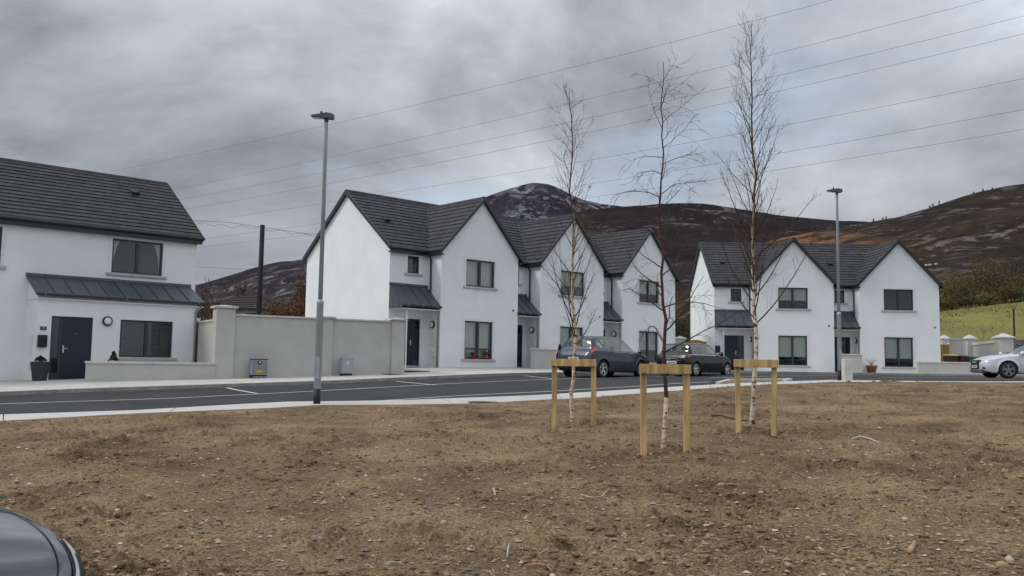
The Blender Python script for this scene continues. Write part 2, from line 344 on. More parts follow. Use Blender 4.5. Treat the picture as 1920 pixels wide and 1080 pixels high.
def SG(px, py):                            # pixel -> soil surface
    p = G(px, py)
    for _ in range(6): p = G(px, py, soil_z(*p)-float(zg(*p)))
    return Vector((p[0], p[1], soil_z(*p)))
# ------------------------------------------------------------------ houses
# local frame of a house: x along the facade, y into the house, z up from the doorstep
def wall_panel(mb, F, x0, x1, z0, z1, holes, reveal=.11):
    """F(x, d, z): point on the facade at depth d behind it; holes (xa, xb, za, zb)"""
    xs = sorted({x0, x1, *[h[i] for h in holes for i in (0, 1)]}); zs = sorted({z0, z1, *[h[i] for h in holes for i in (2, 3)]})
    for i in range(len(xs)-1):
        for j in range(len(zs)-1):
            cx, cz = (xs[i]+xs[i+1])/2, (zs[j]+zs[j+1])/2
            if any(h[0] < cx < h[1] and h[2] < cz < h[3] for h in holes): continue
            mb.poly([F(xs[i], 0, zs[j]), F(xs[i+1], 0, zs[j]), F(xs[i+1], 0, zs[j+1]), F(xs[i], 0, zs[j+1])])
    for a, b, c, d in holes:
        for (p, q) in (((a, c), (b, c)), ((b, c), (b, d)), ((b, d), (a, d)), ((a, d), (a, c))):
            mb.poly([F(p[0], 0, p[1]), F(q[0], 0, q[1]), F(q[0], reveal, q[1]), F(p[0], reveal, p[1])])
def window(par, x0, x1, z0, z1, y, style='net', sashes=2, surround=True, transom=None, sill=True, rs=0):
    """a window in the facade plane y, facing -y"""
    R = random.Random(rs); f = MB(); t = .065; yo, yi = y+.05, y+.11
    f.box(x0, x1, yo, yi, z0, z0+t); f.box(x0, x1, yo, yi, z1-t, z1); f.box(x0, x0+t, yo, yi, z0+t, z1-t); f.box(x1-t, x1, yo, yi, z0+t, z1-t)
    xs = [x0+t, x1-t]
    if sashes == 2:
        xm = (x0+x1)/2; f.box(xm-.055, xm+.055, yo-.01, yi, z0+t, z1-t); xs = [x0+t, xm-.055, xm+.055, x1-t]
    if transom:
        for i in range(0, len(xs), 2): f.box(xs[i], xs[i+1], yo+.004, yi, transom-.035, transom+.035)
    o = f.build('window', M_frame, par)
    for i in range(0, len(xs), 2):
        a, b = xs[i], xs[i+1]
        g = MB()                            # the inner sash edge and the pane
        for (q0, q1) in ([(z0+t, z1-t)] if not transom else [(z0+t, transom-.035), (transom+.035, z1-t)]):
            MB().box(a, b, y+.078, y+.084, q0, q1).build('pane', M_glass, o)
        if style == 'net':
            n = 26; vs = []; 
            for k in range(n+1):
                u = k/n; wv = .025*math.sin(u*21+R.random()*.5)+.01*math.sin(u*47)
                gather = .10*(1 if i else -1)
                for q in (0, .5, 1): vs.append((a+(b-a)*u+gather*(1-q)*(.3-abs(u-.5)), y+.20+wv, z0+.03+(z1-z0-.08)*q))
            MB().add(vs, [(k*3+q, k*3+q+1, k*3+q+4, k*3+q+3) for k in range(n) for q in (0, 1)]).build('curtain', M_curtain, o, True)
        if style in ('blind', 'half'):
            zb = z0+(z1-z0)*(.42 if style == 'half' else .30)
            mb = MB().box(a-.01, b+.01, y+.15, y+.155, zb, z1-.03); mb.box(a-.01, b+.01, y+.145, y+.165, zb-.025, zb); mb.build('blind', M_blind, o)
        if style == 'slats':
            mb = MB()
            for q in np.arange(z0+.05, z1-.05, .045): mb.hexa([(a, y+.14, q), (b, y+.14, q), (b, y+.165, q+.016), (a, y+.165, q+.016), (a, y+.14, q+.004), (b, y+.14, q+.004), (b, y+.165, q+.02), (a, y+.165, q+.02)])
            mb.build('slat_blind', M_slat, o)
        if style == 'drapes':
            mb = MB()
            for q in np.arange(z0+.05, z1-.05, .045): mb.box(a, b, y+.16, y+.18, q, q+.006)
            mb.build('slat_blind', M_slat, o)
            vs = []; n = 10
            for k in range(n+1):
                u = k/n
                for q in (0, .33, .66, 1):
                    wd = .27*(q**1.5)+.02; xx = (b-wd*u*(b-a)) if i else (a+wd*u*(b-a)); vs.append((xx, y+.135+.012*math.sin(u*19), z0+(z1-z0)*(.25+.72*q)))
            MB().add(vs, [(k*4+q, k*4+q+1, k*4+q+5, k*4+q+4) for k in range(n) for q in range(3)]).build('curtain', M_curtain, o, True)
    if surround:
        w = .11; s = MB(); p = y-.018
        s.box(x0-w, x0, p, y, z0, z1+w); s.box(x1, x1+w, p, y, z0, z1+w); s.box(x0, x1, p, y, z1, z1+w); s.build('surround', M_plaster, o)
    if sill: MB().box(x0-.17, x1+.17, y-.075, y+.06, z0-.10, z0-.003).build('sill', M_sill, o, bevel=.01)
    return o
def door(par, x0, x1, y, z1=2.1, side='r', sw=.36):
    """a navy door leaf with a narrow side light"""
    fr = MB(); t = .05
    fr.box(x0, x1, y+.05, y+.12, z1-t, z1); fr.box(x0, x0+t, y+.05, y+.12, 0, z1-t); fr.box(x1-t, x1, y+.05, y+.12, 0, z1-t)
    xm = x1-sw if side == 'r' else x0+sw; fr.box(xm-.03, xm+.03, y+.05, y+.12, .0, z1-t)
    la, lb = (x0+t, xm-.03) if side == 'r' else (xm+.03, x1-t); ga, gb = (xm+.03, x1-t) if side == 'r' else (x0+t, xm-.03)
    d = MB().box(la+.004, lb-.004, y+.065, y+.11, .03, z1-t-.004).build('door', M_door, par, bevel=.006)
    fr.build('frame', M_frame, d); MB().box(ga, gb, y+.08, y+.09, .25, z1-t).build('side_light', M_sideglass, d)
    MB().box(ga, gb, y+.075, y+.095, .0, .25).build('side_panel', M_frame, d)
    MB().box(x0, x1, y-.06, y+.12, -.03, .028).build('threshold', M_galv, d)
    hx = lb-.09 if side == 'r' else la+.09; s = -1 if side == 'r' else 1
    h = MB().box(hx-.022, hx+.022, y+.052, y+.065, .92, 1.16); h.tube([(hx, y+.06, 1.06), (hx, y+.01, 1.06), (hx+s*.12, y+.01, 1.06)], .011, 6); h.build('handle', M_steel, d)
    cx = (la+lb)/2
    MB().lathe([(.012, 0), (.012, .006)], (cx, y+.058, 1.55), 'y', 8).build('spy_hole', M_steel, d)
    return d
def course(par, A, B, Cc, D, n, lift=.034, name='roof_course', m=None):
    """one course of tiles: A-B the lower (butt) edge, D-C the upper one"""
    n = Vector(n); A, B, Cc, D = map(Vector, (A, B, Cc, D))
    return MB().hexa([A-n*.012, B-n*.012, Cc-n*.03, D-n*.03, A+n*lift, B+n*lift, Cc+n*.002, D+n*.002]).build(name, m or M_tile, par)
EAVE, RIDGE, DEP, SB, GW, CA = 5.21, 8.16, 7.12, 1.0, 4.7, 7.85
MS = (RIDGE-EAVE)/(DEP/2+.2); CS = 1.07
RY = SB+DEP/2
def main_courses(roof, xa, xb, y0, gauge=.3, ridge=RIDGE, eave=EAVE, ms=MS, ry=RY):
    L = math.hypot(ry-y0, ridge-eave); n = round(L/gauge); nv = Vector((0, -ms, 1)).normalized(); d = Vector((0, 1, ms)).normalized(); p0 = Vector((0, y0, eave)); g = L/n
    for k in range(n):
        a = p0+d*(k*g); b = p0+d*((k+1)*g+.02 if k < n-1 else (k+1)*g)
        course(roof, (xa, a.y, a.z), (xb, a.y, a.z), (xb, b.y, b.z), (xa, b.y, b.z), nv)
def lean_roof(par, x0, x1, y0, y1, zl, zh, n, cheek, name='porch_roof'):
    """standing seam lean-to: y0 front edge, y1 at the wall"""
    nv = Vector((0, -(zh-zl), (y1-y0))).normalized()
    def P(x, u, h=0.): return Vector((x, y0+(y1-y0)*u, zl+(zh-zl)*u))+nv*h
    deck = MB().hexa([P(x0, 0, -.08), P(x1, 0, -.08), P(x1, 1, -.08), P(x0, 1, -.08), P(x0, 0, -.005), P(x1, 0, -.005), P(x1, 1, -.005), P(x0, 1, -.005)])
    if cheek: deck.prism([(x0+.01, y0+.04, zl-.16), (x0+.01, y0+.04, zl-.03), (x0+.01, y1-.003, zh-.06), (x0+.01, y1-.003, zl-.16)], (.03, 0, 0))
    o = deck.build(name, M_zinc, par)
    if cheek: MB().prism([(x0-.004, y0+.30, zl-.155), (x0-.004, y0+.30, zl+.17), (x0-.004, y0+.33, zl+.2), (x0-.004, y0+.33, zl-.155)], (.014, 0, 0)).build('cheek_seam', M_lead, o)
    w = (x1-x0)/n
    for k in range(n):
        a, b = x0+k*w, x0+(k+1)*w
        MB().hexa([P(a+.006, 0, -.004), P(b-.006, 0, -.004), P(b-.006, 1, -.004), P(a+.006, 1, -.004), P(a+.006, 0, .006), P(b-.006, 0, .006), P(b-.006, 1, .006), P(a+.006, 1, .006)]).build('zinc_pan', M_zinc, o)
        if k: MB().hexa([P(a-.011, .0, .0), P(a+.011, .0, 0), P(a+.011, 1, 0), P(a-.011, 1, 0), P(a-.008, .0, .035), P(a+.008, .0, .035), P(a+.008, 1, .035), P(a-.008, 1, .035)]).build('standing_seam', M_zinc, o)
    MB().box(x0-.02, x1+.02, y1-.05, y1+.0, zh-.01, zh+.085).build('top_flashing', M_lead, o)
    g = MB().tube([(x0-.02, y0-.045, zl-.045), (x1+.02, y0-.045, zl-.045)], .052, 10); g.build('gutter', M_fascia, o)
    for k in range(3):
        x = x0+.25+(x1-x0-.5)*k/2; MB().box(x-.012, x+.012, y0-.10, y0-.0, zl-.10, zl-.0).build('gutter_bracket', M_pipegrey, o)
    MB().box(x0+.05, x1-.012, y0+.03, y1-.004, zl-.20, zl-.165).build('soffit', M_plaster, o)
    return o
def wall_disc_lamp(par, c, ax):
    s = -1
    b = MB().lathe([(.0, 0), (.155, 0), (.165, s*.03), (.165, s*.07), (.13, s*.085)], c, ax, 24).build('wall_lamp', M_black, par, True)
    MB().lathe([(.128, s*.075), (.11, s*.10), (.05, s*.112), (.0, s*.113)], c, ax, 24).build('diffuser', M_white, b, True)
def house(name, label, loc, rz, rec, lend, rend, styles, gwz=.36, group=None, lamp=True):
    h = thing(name, label, 'house', loc, rz, group); W = MB(); x0, x1 = -rec, GW; bot = -.45
    F0 = lambda x, d, z: (x, d, z); F1 = lambda x, d, z: (x, SB+d, z)
    lw, uw = (1.41, 3.11, gwz, 2.09), (1.43, 3.18, 3.68, 4.92)
    dr = (-1.6, -.34, 0., 2.1) if rec > 1.8 else (-1.38, -.2, 0., 2.1); sw_ = (-1.12, -.48, 4.13, 4.9) if rec > 1.8 else (-1.1, -.5, 4.13, 4.9)
    wt = CA-.16-CS*GW/2                     # gable wall height at its corners
    wall_panel(W, F0, 0, GW, bot, wt, [lw, uw]); W.poly([(0, 0, wt), (GW, 0, wt), (GW/2, 0, CA-.16)])
    wall_panel(W, F1, -rec, 0, bot, 5.2, [dr, sw_])
    W.poly([(0, 0, bot), (0, SB, bot), (0, SB, wt), (0, 0, wt)]); W.poly([(GW, 0, bot), (GW, SB, bot), (GW, SB, wt), (GW, 0, wt)])
    yb = SB+DEP; mw = EAVE+.05; mr = RIDGE-.12
    for x, e in ((x0, lend), (GW, rend)):
        if e: W.poly([(x, SB, bot), (x, yb, bot), (x, yb, mw), (x, RY, mr), (x, SB, mw)])
    W.poly([(x0, yb, bot), (GW, yb, bot), (GW, yb, mw), (x0, yb, mw)])
    W.build('wall', M_render, h)
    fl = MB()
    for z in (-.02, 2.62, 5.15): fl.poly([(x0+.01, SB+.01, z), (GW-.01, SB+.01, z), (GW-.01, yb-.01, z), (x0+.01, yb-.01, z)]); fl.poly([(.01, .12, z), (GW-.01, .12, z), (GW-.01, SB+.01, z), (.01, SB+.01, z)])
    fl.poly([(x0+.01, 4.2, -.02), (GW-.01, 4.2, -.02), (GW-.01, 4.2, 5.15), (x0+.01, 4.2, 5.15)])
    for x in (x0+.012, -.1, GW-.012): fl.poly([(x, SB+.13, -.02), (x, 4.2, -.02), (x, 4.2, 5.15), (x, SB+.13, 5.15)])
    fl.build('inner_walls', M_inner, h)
    rs = int(abs(loc[0]*100)) % 997
    window(h, *lw, 0., styles[0], rs=rs, transom=(gwz+.46 if styles[0] == 'net' else None)); window(h, *uw, 0., styles[1], rs=rs+1)
    window(h, *sw_, SB, styles[2], sashes=1, rs=rs+2, surround=False)
    door(h, dr[0], dr[1], SB)
    # roof
    xa, xb = x0-(.12 if lend else 0), GW+(.12 if rend else 0); y0 = SB-.2
    R = MB(); dk = .045
    for sgn in (-1, 1):
        ye = RY+sgn*(DEP/2+.2)
        R.hexa([(xa+.01, ye, EAVE-.14), (xb-.01, ye, EAVE-.14), (xb-.01, RY, RIDGE-.14), (xa+.01, RY, RIDGE-.14), (xa+.01, ye, EAVE-dk), (xb-.01, ye, EAVE-dk), (xb-.01, RY, RIDGE-dk), (xa+.01, RY, RIDGE-dk)])
    roof = R.build('roof', M_fascia, h)
    main_courses(roof, xa, xb, y0)
    nv = Vector((0, MS, 1)).normalized(); MB().hexa([(xa, RY, RIDGE-.03), (xb, RY, RIDGE-.03), (xb, 2*RY-y0, EAVE-.03), (xa, 2*RY-y0, EAVE-.03), (xa, RY, RIDGE+.01), (xb, RY, RIDGE+.01), (xb, 2*RY-y0, EAVE+.01), (xa, 2*RY-y0, EAVE+.01)]).build('rear_slope', M_tile, roof)
    k = int((xb-xa)/.45)
    for i in range(k):
        a, b = xa+(xb-xa)*i/k, xa+(xb-xa)*(i+1)/k
        MB().prism([(a, RY-.12, RIDGE-.05), (a, RY-.05, RIDGE+.055), (a, RY+.05, RIDGE+.055), (a, RY+.12, RIDGE-.05)], (b-a-.008, 0, 0)).build('ridge_tile', M_tile, roof)
    # cross gable roof
    gx, ov, fy = GW/2, .17, -.16; Z = lambda x: CA-CS*abs(x-gx); YV = lambda z: y0+(z-EAVE)/MS
    ze = Z(-ov); L = math.hypot(gx+ov, CA-ze); n = round(L/.3); g = L/n
    CR = MB()
    for s in (-1, 1):
        xe = gx+s*(gx+ov); q = []
        CR.hexa([(xe, fy+.01, ze-.14), (xe, SB+.3, ze-.14), (gx, YV(CA)+.35, CA-.14), (gx, fy+.01, CA-.14), (xe, fy+.01, ze-dk), (xe, SB+.3, ze-dk), (gx, YV(CA)+.35, CA-dk), (gx, fy+.01, CA-dk)])
        nv = Vector((s*CS, 0, 1)).normalized(); d = Vector((-s, 0, CS)).normalized(); p0 = Vector((xe, 0, ze))
        for i in range(n):
            a = p0+d*(i*g); b = p0+d*((i+1)*g+(.02 if i < n-1 else 0))
            ya, yb_ = max(YV(a.z), y0+.05)+.12, YV(b.z)+.12
            A, B, Cc, D = (a.x, fy, a.z), (a.x, ya, a.z), (b.x, yb_, b.z), (b.x, fy, b.z)
            course(roof, *((B, A, D, Cc) if s < 0 else (A, B, Cc, D)), nv)
        # valley
        v0 = Vector((xe-s*.0, y0+.02, ze+.03)); v1 = Vector((gx, YV(CA), CA+.02)); sd = Vector((s*.07, 0, 0))
        MB().hexa([v0-sd+Vector((0, -.03, -.02)), v0+sd+Vector((0, .05, -.02)), v1+sd+Vector((0, .05, -.02)), v1-sd+Vector((0, -.03, -.02)), v0-sd+Vector((0, -.03, .02)), v0+sd+Vector((0, .05, .02)), v1+sd+Vector((0, .05, .025)), v1-sd+Vector((0, -.03, .025))]).build('valley_flashing', M_lead, roof)
        # bargeboard and verge
        MB().prism([(xe, fy-.03, ze-.15), (xe, fy-.03, ze+.035), (gx, fy-.03, CA+.045), (gx, fy-.03, CA-.16)], (0, .045, 0)).build('bargeboard', M_fascia, roof)
        MB().box(min(xe, xe-s*.2), max(xe, xe-s*.2), fy+.02, y0+.1, ze-.19, ze-.14).build('soffit', M_fascia, roof)
        MB().box(min(xe-s*.002, xe-s*.03), max(xe-s*.002, xe-s*.03), fy+.02, y0+.08, ze-.185, ze-.02).build('fascia', M_fascia, roof)
    CR.build('gable_deck', M_fascia, roof)
    k = int((YV(CA)+.2-fy)/.45)
    for i in range(k):
        a = fy+(YV(CA)+.2-fy)*i/k; w = (YV(CA)+.2-fy)/k
        MB().prism([(gx-.11, a, CA-.07), (gx-.05, a, CA+.055), (gx+.05, a, CA+.055), (gx+.11, a, CA-.07)], (0, w-.008, 0)).build('ridge_tile', M_tile, roof)
    # eaves of the recess
    MB().box(xa, -ov, y0-.0, y0+.03, EAVE-.24, EAVE-.02).build('fascia', M_fascia, roof)
    MB().box(xa, -ov, y0+.03, SB-.002, EAVE-.24, EAVE-.2).build('soffit', M_fascia, roof)
    MB().tube([(xa, y0-.06, EAVE-.05), (-ov+.02, y0-.06, EAVE-.05)], .058, 10).build('gutter', M_fascia, roof)
    for x, e in ((xa, lend), (xb, rend)):
        if not e: continue
        s = -1 if x == xa else 1
        for q in (-1, 1):
            ye = RY+q*(DEP/2+.2)
            MB().prism([(x, ye, EAVE-.16), (x, ye, EAVE+.045), (x, RY, RIDGE+.05), (x, RY, RIDGE-.17)], (s*.04, 0, 0)).build('bargeboard', M_fascia, roof)
    vx = x0+.7 if rec > 1.8 else -.9; vz = EAVE+MS*1.75
    MB().prism([(vx, y0+1.7, vz), (vx, y0+1.62, vz+.10), (vx, y0+1.85, vz+.22), (vx, y0+1.95, vz+.17)], (.28, 0, 0)).build('roof_vent', M_tile, roof)
    # porch canopy, pipes, fittings
    lean_roof(h, x0+(.01 if lend else 0), -.004, -.02, SB, 2.66, 3.56, 4 if rec > 1.8 else 3, lend)
    if lend: MB().tube([(x0+.34, .12, 2.5), (x0+.34, .12, -.3)], .03, 8).build('canopy_downpipe', M_white, h)  # white downpipe of the canopy gutter, no support
    MB().tube([(-.16, y0-.05, EAVE-.08), (-.16, y0-.05, EAVE-.2), (-.07, y0-.12, EAVE-.42), (-.07, y0-.12, 2.95), (-.07, .18, 2.83)], .042, 8).build('downpipe', M_fascia, h, True)
    MB().tube([(-.06, .06, 2.6), (-.06, .10, 2.3), (-.06, .10, -.1)], .04, 8).build('downpipe', M_pipegrey, h, True)
    wall_disc_lamp(h, (-.003, .52, 1.86), 'x')
    MB().box(-.045, -.002, .32, .62, .92, 1.5).build('meter_box', M_white, h, bevel=.008)
    for a in (.3, .48): MB().box(-.05, -.002, a, a+.16, .42, .68).build('meter_box', M_white, h, bevel=.008)
    MB().lathe([(.05, .0), (.055, -.012), (.0, -.012)], (4.4, -.001, 2.7), 'y', 12).build('wall_vent', M_black, h)
    return h
RZ = math.pi/2-TH; TB = ZO-.114
un = GW+1.511
def tloc(a): p = AN(a, 0); return (p[0], p[1], TB)
h1 = house('terraced_house', 'white terraced house with broad side gable wall and pink flower pots on its window sill', tloc(0), RZ, 2.08, True, False, ('net', 'net', 'none'), group='terrace of three white houses')
h2 = house('terraced_house', 'middle white house of the three house terrace, half open window blinds', tloc(un), RZ, 1.511, False, False, ('half', 'half', 'none'), group='terrace of three white houses')
h3 = house('terraced_house', 'white terraced house between the middle house and the arched timber gate', tloc(2*un), RZ, 1.511, False, True, ('half', 'half', 'none'), group='terrace of three white houses')
RB = (14.25, 52.2, ZO-.13)
h4 = house('semi_detached_house', 'white semi detached house with pale blinds, its porch beside the plain side gable', RB, 0, 2.1, True, False, ('blind', 'half', 'none'), group='pair of semi detached houses')
h5 = house('semi_detached_house', 'white semi detached house with terracotta pot and low wall before it', (RB[0]+un, RB[1], RB[2]), 0, 1.511, False, True, ('blind', 'slats', 'none'), group='pair of semi detached houses')
# ---- the house with the long plain eaves and lean-to porch
def long_house():
    p = AN(-16.12, -.7); zb = ZO-.735
    h = thing('long_house', 'white house with long eaves, wide zinc lean-to porch and navy door numbered nine', 'house', (p[0], p[1], zb), RZ)
    yu, xl, xr, wp = 1.2, -9., 5.75, 5.35; eave, ridge, dep = 5.40, 8.0, 7.12; ry = yu+dep/2; bot = -.6
    W = MB(); F0 = lambda x, d, z: (x, d, z); F1 = lambda x, d, z: (x, yu+d, z)
    lw, uw, uw2 = (2.65, 4.48, .81, 2.10), (2.64, 4.46, 3.82, 5.05), (-2.7, -.88, 3.74, 5.05); dr = (.45, 1.75, 0., 2.12)
    wall_panel(W, F0, 0, wp, bot, 2.80, [lw, dr]); wall_panel(W, F1, xl, xr, bot, eave, [uw, uw2])
    for x in (0, wp): W.poly([(x, 0, bot), (x, yu, bot), (x, yu, 3.42), (x, 0, 2.80)])
    for x in (xl, xr): W.poly([(x, yu, bot), (x, yu+dep, bot), (x, yu+dep, eave), (x, ry, ridge-.12), (x, yu, eave)])
    W.poly([(xl, yu+dep, bot), (xr, yu+dep, bot), (xr, yu+dep, eave), (xl, yu+dep, eave)]); W.build('wall', M_render, h)
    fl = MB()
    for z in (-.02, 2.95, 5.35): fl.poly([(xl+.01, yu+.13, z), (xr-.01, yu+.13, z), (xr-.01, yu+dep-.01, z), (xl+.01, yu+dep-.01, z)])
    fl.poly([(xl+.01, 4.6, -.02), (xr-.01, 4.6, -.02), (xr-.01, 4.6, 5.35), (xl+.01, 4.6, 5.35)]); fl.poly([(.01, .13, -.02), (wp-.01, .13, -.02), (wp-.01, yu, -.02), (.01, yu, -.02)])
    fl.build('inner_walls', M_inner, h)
    window(h, *lw, 0., 'slats', surround=False, rs=3); window(h, *uw, yu, 'drapes', rs=4); window(h, *uw2, yu, 'slats', rs=5)
    door(h, *dr[:2], 0., 2.12, side='l', sw=.3)
    ms = (ridge-eave)/(dep/2+.2); y0 = yu-.2; R = MB(); xa, xb = xl-.12, xr+.12
    for q in (-1, 1):
        ye = ry+q*(dep/2+.2)
        R.hexa([(xa+.01, ye, eave-.14), (xb-.01, ye, eave-.14), (xb-.01, ry, ridge-.14), (xa+.01, ry, ridge-.14), (xa+.01, ye, eave-.045), (xb-.01, ye, eave-.045), (xb-.01, ry, ridge-.045), (xa+.01, ry, ridge-.045)])
    roof = R.build('roof', M_fascia, h)
    main_courses(roof, xa, xb, y0, .285, ridge, eave, ms, ry)
    MB().hexa([(xa, ry, ridge-.03), (xb, ry, ridge-.03), (xb, 2*ry-y0, eave-.03), (xa, 2*ry-y0, eave-.03), (xa, ry, ridge+.01), (xb, ry, ridge+.01), (xb, 2*ry-y0, eave+.01), (xa, 2*ry-y0, eave+.01)]).build('rear_slope', M_tile, roof)
    k = int((xb-xa)/.45)
    for i in range(k):
        a, b = xa+(xb-xa)*i/k, xa+(xb-xa)*(i+1)/k
        MB().prism([(a, ry-.12, ridge-.05), (a, ry-.05, ridge+.055), (a, ry+.05, ridge+.055), (a, ry+.12, ridge-.05)], (b-a-.008, 0, 0)).build('ridge_tile', M_tile, roof)
    MB().box(xa, xb, y0, y0+.03, eave-.26, eave-.02).build('fascia', M_fascia, roof); MB().box(xa, xb, y0+.03, yu-.002, eave-.26, eave-.22).build('soffit', M_fascia, roof)
    MB().tube([(xa, y0-.06, eave-.06), (xb+.05, y0-.06, eave-.06)], .062, 10).build('gutter', M_fascia, roof)
    for q in (-1, 1):
        ye = ry+q*(dep/2+.2); MB().prism([(xb, ye, eave-.16), (xb, ye, eave+.045), (xb, ry, ridge+.05), (xb, ry, ridge-.17)], (.04, 0, 0)).build('bargeboard', M_fascia, roof)
    vz = eave+ms*2.5; MB().prism([(4.0, y0+2.45, vz), (4.0, y0+2.38, vz+.10), (4.0, y0+2.6, vz+.24), (4.0, y0+2.7, vz+.19)], (.3, 0, 0)).build('roof_vent', M_tile, roof)
    lean_roof(h, -.08, wp+.2, -.14, yu, 2.86, 3.5, 10, False)
    MB().tube([(wp+.08, -.12, 2.8), (wp+.08, -.10, 2.66), (wp-.06, -.05, 2.5), (wp-.06, -.05, -.3)], .042, 8).build('downpipe', M_pipegrey, h, True)
    wall_disc_lamp(h, (2.2, -.003, 2.02), 'y')
    lb = MB().box(.06, .33, -.11, -.002, 1.08, 1.48).build('letter_box', M_black, h, bevel=.01); MB().box(.09, .30, -.118, -.11, 1.40, 1.43).build('slot', M_frame, lb)
    pl = MB().box(.12, .31, -.018, -.002, 1.64, 1.76).build('number_plaque', M_frame, h)
    text('9', pl, (.215, -.021, 1.70), .1, 'digit')
    MB().box(-.045, -.002, .3, .6, .85, 1.5).build('meter_box', M_white, h, bevel=.008); MB().box(-.045, -.002, .35, .55, .35, .6).build('meter_box', M_white, h, bevel=.008)
    MB().lathe([(.05, 0), (.055, -.012), (0, -.012)], (-1.0, yu-.001, 2.55), 'y', 12).build('wall_vent', M_black, h)
    return h
def text(s, par, c, size, name, m=None, rx=math.pi/2, rz=0.):
    cu = bpy.data.curves.new('t', 'FONT'); cu.body = s; cu.size = size; cu.align_x = 'CENTER'; cu.align_y = 'CENTER'; cu.extrude = .001
    t = bpy.data.objects.new('t', cu); COL.objects.link(t); dg = bpy.context.evaluated_depsgraph_get()
    me = bpy.data.meshes.new_from_object(t.evaluated_get(dg)); bpy.data.objects.remove(t)
    me.transform(Matrix.Translation(c) @ Matrix.Rotation(rz, 4, 'Z') @ Matrix.Rotation(rx, 4, 'X')); me.materials.clear(); me.materials.append(m or M_white)
    return link(name, me, par)
long_house()
# ------------------------------------------------------------------ walls, gates, street furniture
def seg(A, B): d = np.subtract(B[:2], A[:2]); return float(np.hypot(*d)), math.atan2(d[1], d[0])
def low_wall(label, A, B, ztop, th=.22, group=None, ret=0.):
    L, rz = seg(A, B); z0 = float(min(zg(*A[:2]), zg(*B[:2])))-.25
    w = thing('low_wall', label, 'wall', (A[0], A[1], z0), rz, group); H = ztop-z0
    MB().box(0, L, 0, th, 0, H-.06).build('wall_body', M_grey_render, w, bevel=.012)
    n = max(1, round(L/1.0))
    for i in range(n): MB().box(-.03+(L+.06)*i/n+.003, -.03+(L+.06)*(i+1)/n-.003, -.04, th+.04, H-.058, H+.02).build('coping_stone', M_cope, w, bevel=.012)
    if ret: MB().box(L-th, L, th+.002, ret, 0, H-.06).build('wall_body', M_grey_render, w, bevel=.012); MB().box(L-th-.04, L+.03, th+.043, ret, H-.058, H+.02).build('coping_stone', M_cope, w, bevel=.012)
    return w
def zat(px, py, p): d = ray(px, py); return ZO+d[2]*p[1]          # height of a pixel at a known ground point's depth
A = G(160, 715); B = G(403, 709.5)
low_wall('low grey wall with pale coping before the numbered house window', A, B, zat(160, 678, A))
def garden_wall():
    A, B = G(403, 709), G(757, 700.5); L, rz = seg(A, B); z0 = float(zg(*A))-.3
    w = thing('garden_wall', 'tall grey rendered garden wall with three capped piers between the houses', 'wall', (A[0], A[1], z0), rz)
    zt = ZO+1.60-z0; ux = np.array([math.cos(rz), math.sin(rz)])
    def xs(px):                              # where a pixel column meets the wall's front plane
        d = ray(px, 650); nn = np.array([-ux[1], ux[0]]); t = (A@nn)/(d[:2]@nn); return float((d[:2]*t-A)@ux)
    ps = [(xs(402), xs(438), zt+.26), (xs(604), xs(622), zt+.06), (xs(733), xs(757), zt+.09)]
    for a, b, h in ps:
        MB().box(a, b, -.09, .42, 0, h-.07).build('pier', M_grey_render, w, bevel=.012)
        c = MB().box(a-.08, b+.08, -.17, .50, h-.068, h+.0).build('pier_cap', M_cope, w, bevel=.015)
        MB().add([(a-.07, -.16, h+.001), (b+.07, -.16, h+.001), (b+.07, .49, h+.001), (a-.07, .49, h+.001), ((a+b)/2, .165, h+.05)], [(0, 1, 4), (1, 2, 4), (2, 3, 4), (3, 0, 4)]).build('cap_slope', M_cope, c)
    for i in range(2):
        a, b = ps[i][1], ps[i+1][0]; MB().box(a+.002, b-.002, 0, .3, 0, zt-.06).build('wall_panel', M_grey_render, w)
        n = 4 if i == 0 else 3
        for k in range(n): MB().box(a+(b-a)*k/n+.003, a+(b-a)*(k+1)/n-.003, -.05, .35, zt-.058, zt+.01).build('coping_stone', M_cope, w, bevel=.012)
    # a short return towards the back at each end
    MB().box(ps[0][0]+.06, ps[0][0]+.3, .424, 5.2, 0, zt-.25).build('wall_panel', M_grey_render, w); MB().box(ps[0][0]+.02, ps[0][0]+.34, .503, 5.2, zt-.248, zt-.18).build('coping_stone', M_cope, w)
    MB().box(ps[2][1]-.3, ps[2][1]-.06, .424, 4.6, 0, zt-.1).build('wall_panel', M_grey_render, w); MB().box(ps[2][1]-.34, ps[2][1]-.02, .503, 4.6, zt-.098, zt-.03).build('coping_stone', M_cope, w)
    return A, ux, rz
GWA, GWU, GWR = garden_wall()
def timber_panel(name, label, A, B, z0, ztop, arch=0., group=None, bw=.11):
    L, rz = seg(A, B); w = thing(name, label, name.split('_')[-1], (A[0], A[1], z0), rz, group); H = ztop-z0; n = max(3, round(L/bw))
    for i in range(n):
        a, b = L*i/n, L*(i+1)/n; u = ((a+b)/2-L/2)/(L/2); hh = H-arch*u*u
        MB().box(a+.004, b-.004, 0, .022, 0, hh).build('board', M_fence, w)
    for z in (.25, H-.35-arch): MB().box(0, L, .024, .07, z, z+.09).build('rail', M_fence, w)
    for x in (-.09, L+.005): MB().box(x, x+.085, -.01, .08, -.2, H-arch+.03).build('post', M_fence, w)
    return w
p1 = AN(-10.25, -.4); p2 = AN(-9.2, -.2)
timber_panel('timber_fence', 'upright timber board fence beside the numbered house downpipe', p1, p2, float(zg(*p1))-.05, ZO+1.08)
A = G(961, 690.5); A = AN(4.35, 1.55); B = AN(6.15, 1.2)
low_wall('low grey dividing wall beside the conifer pot on the terrace', A, B, ZO+.78, ret=1.2)
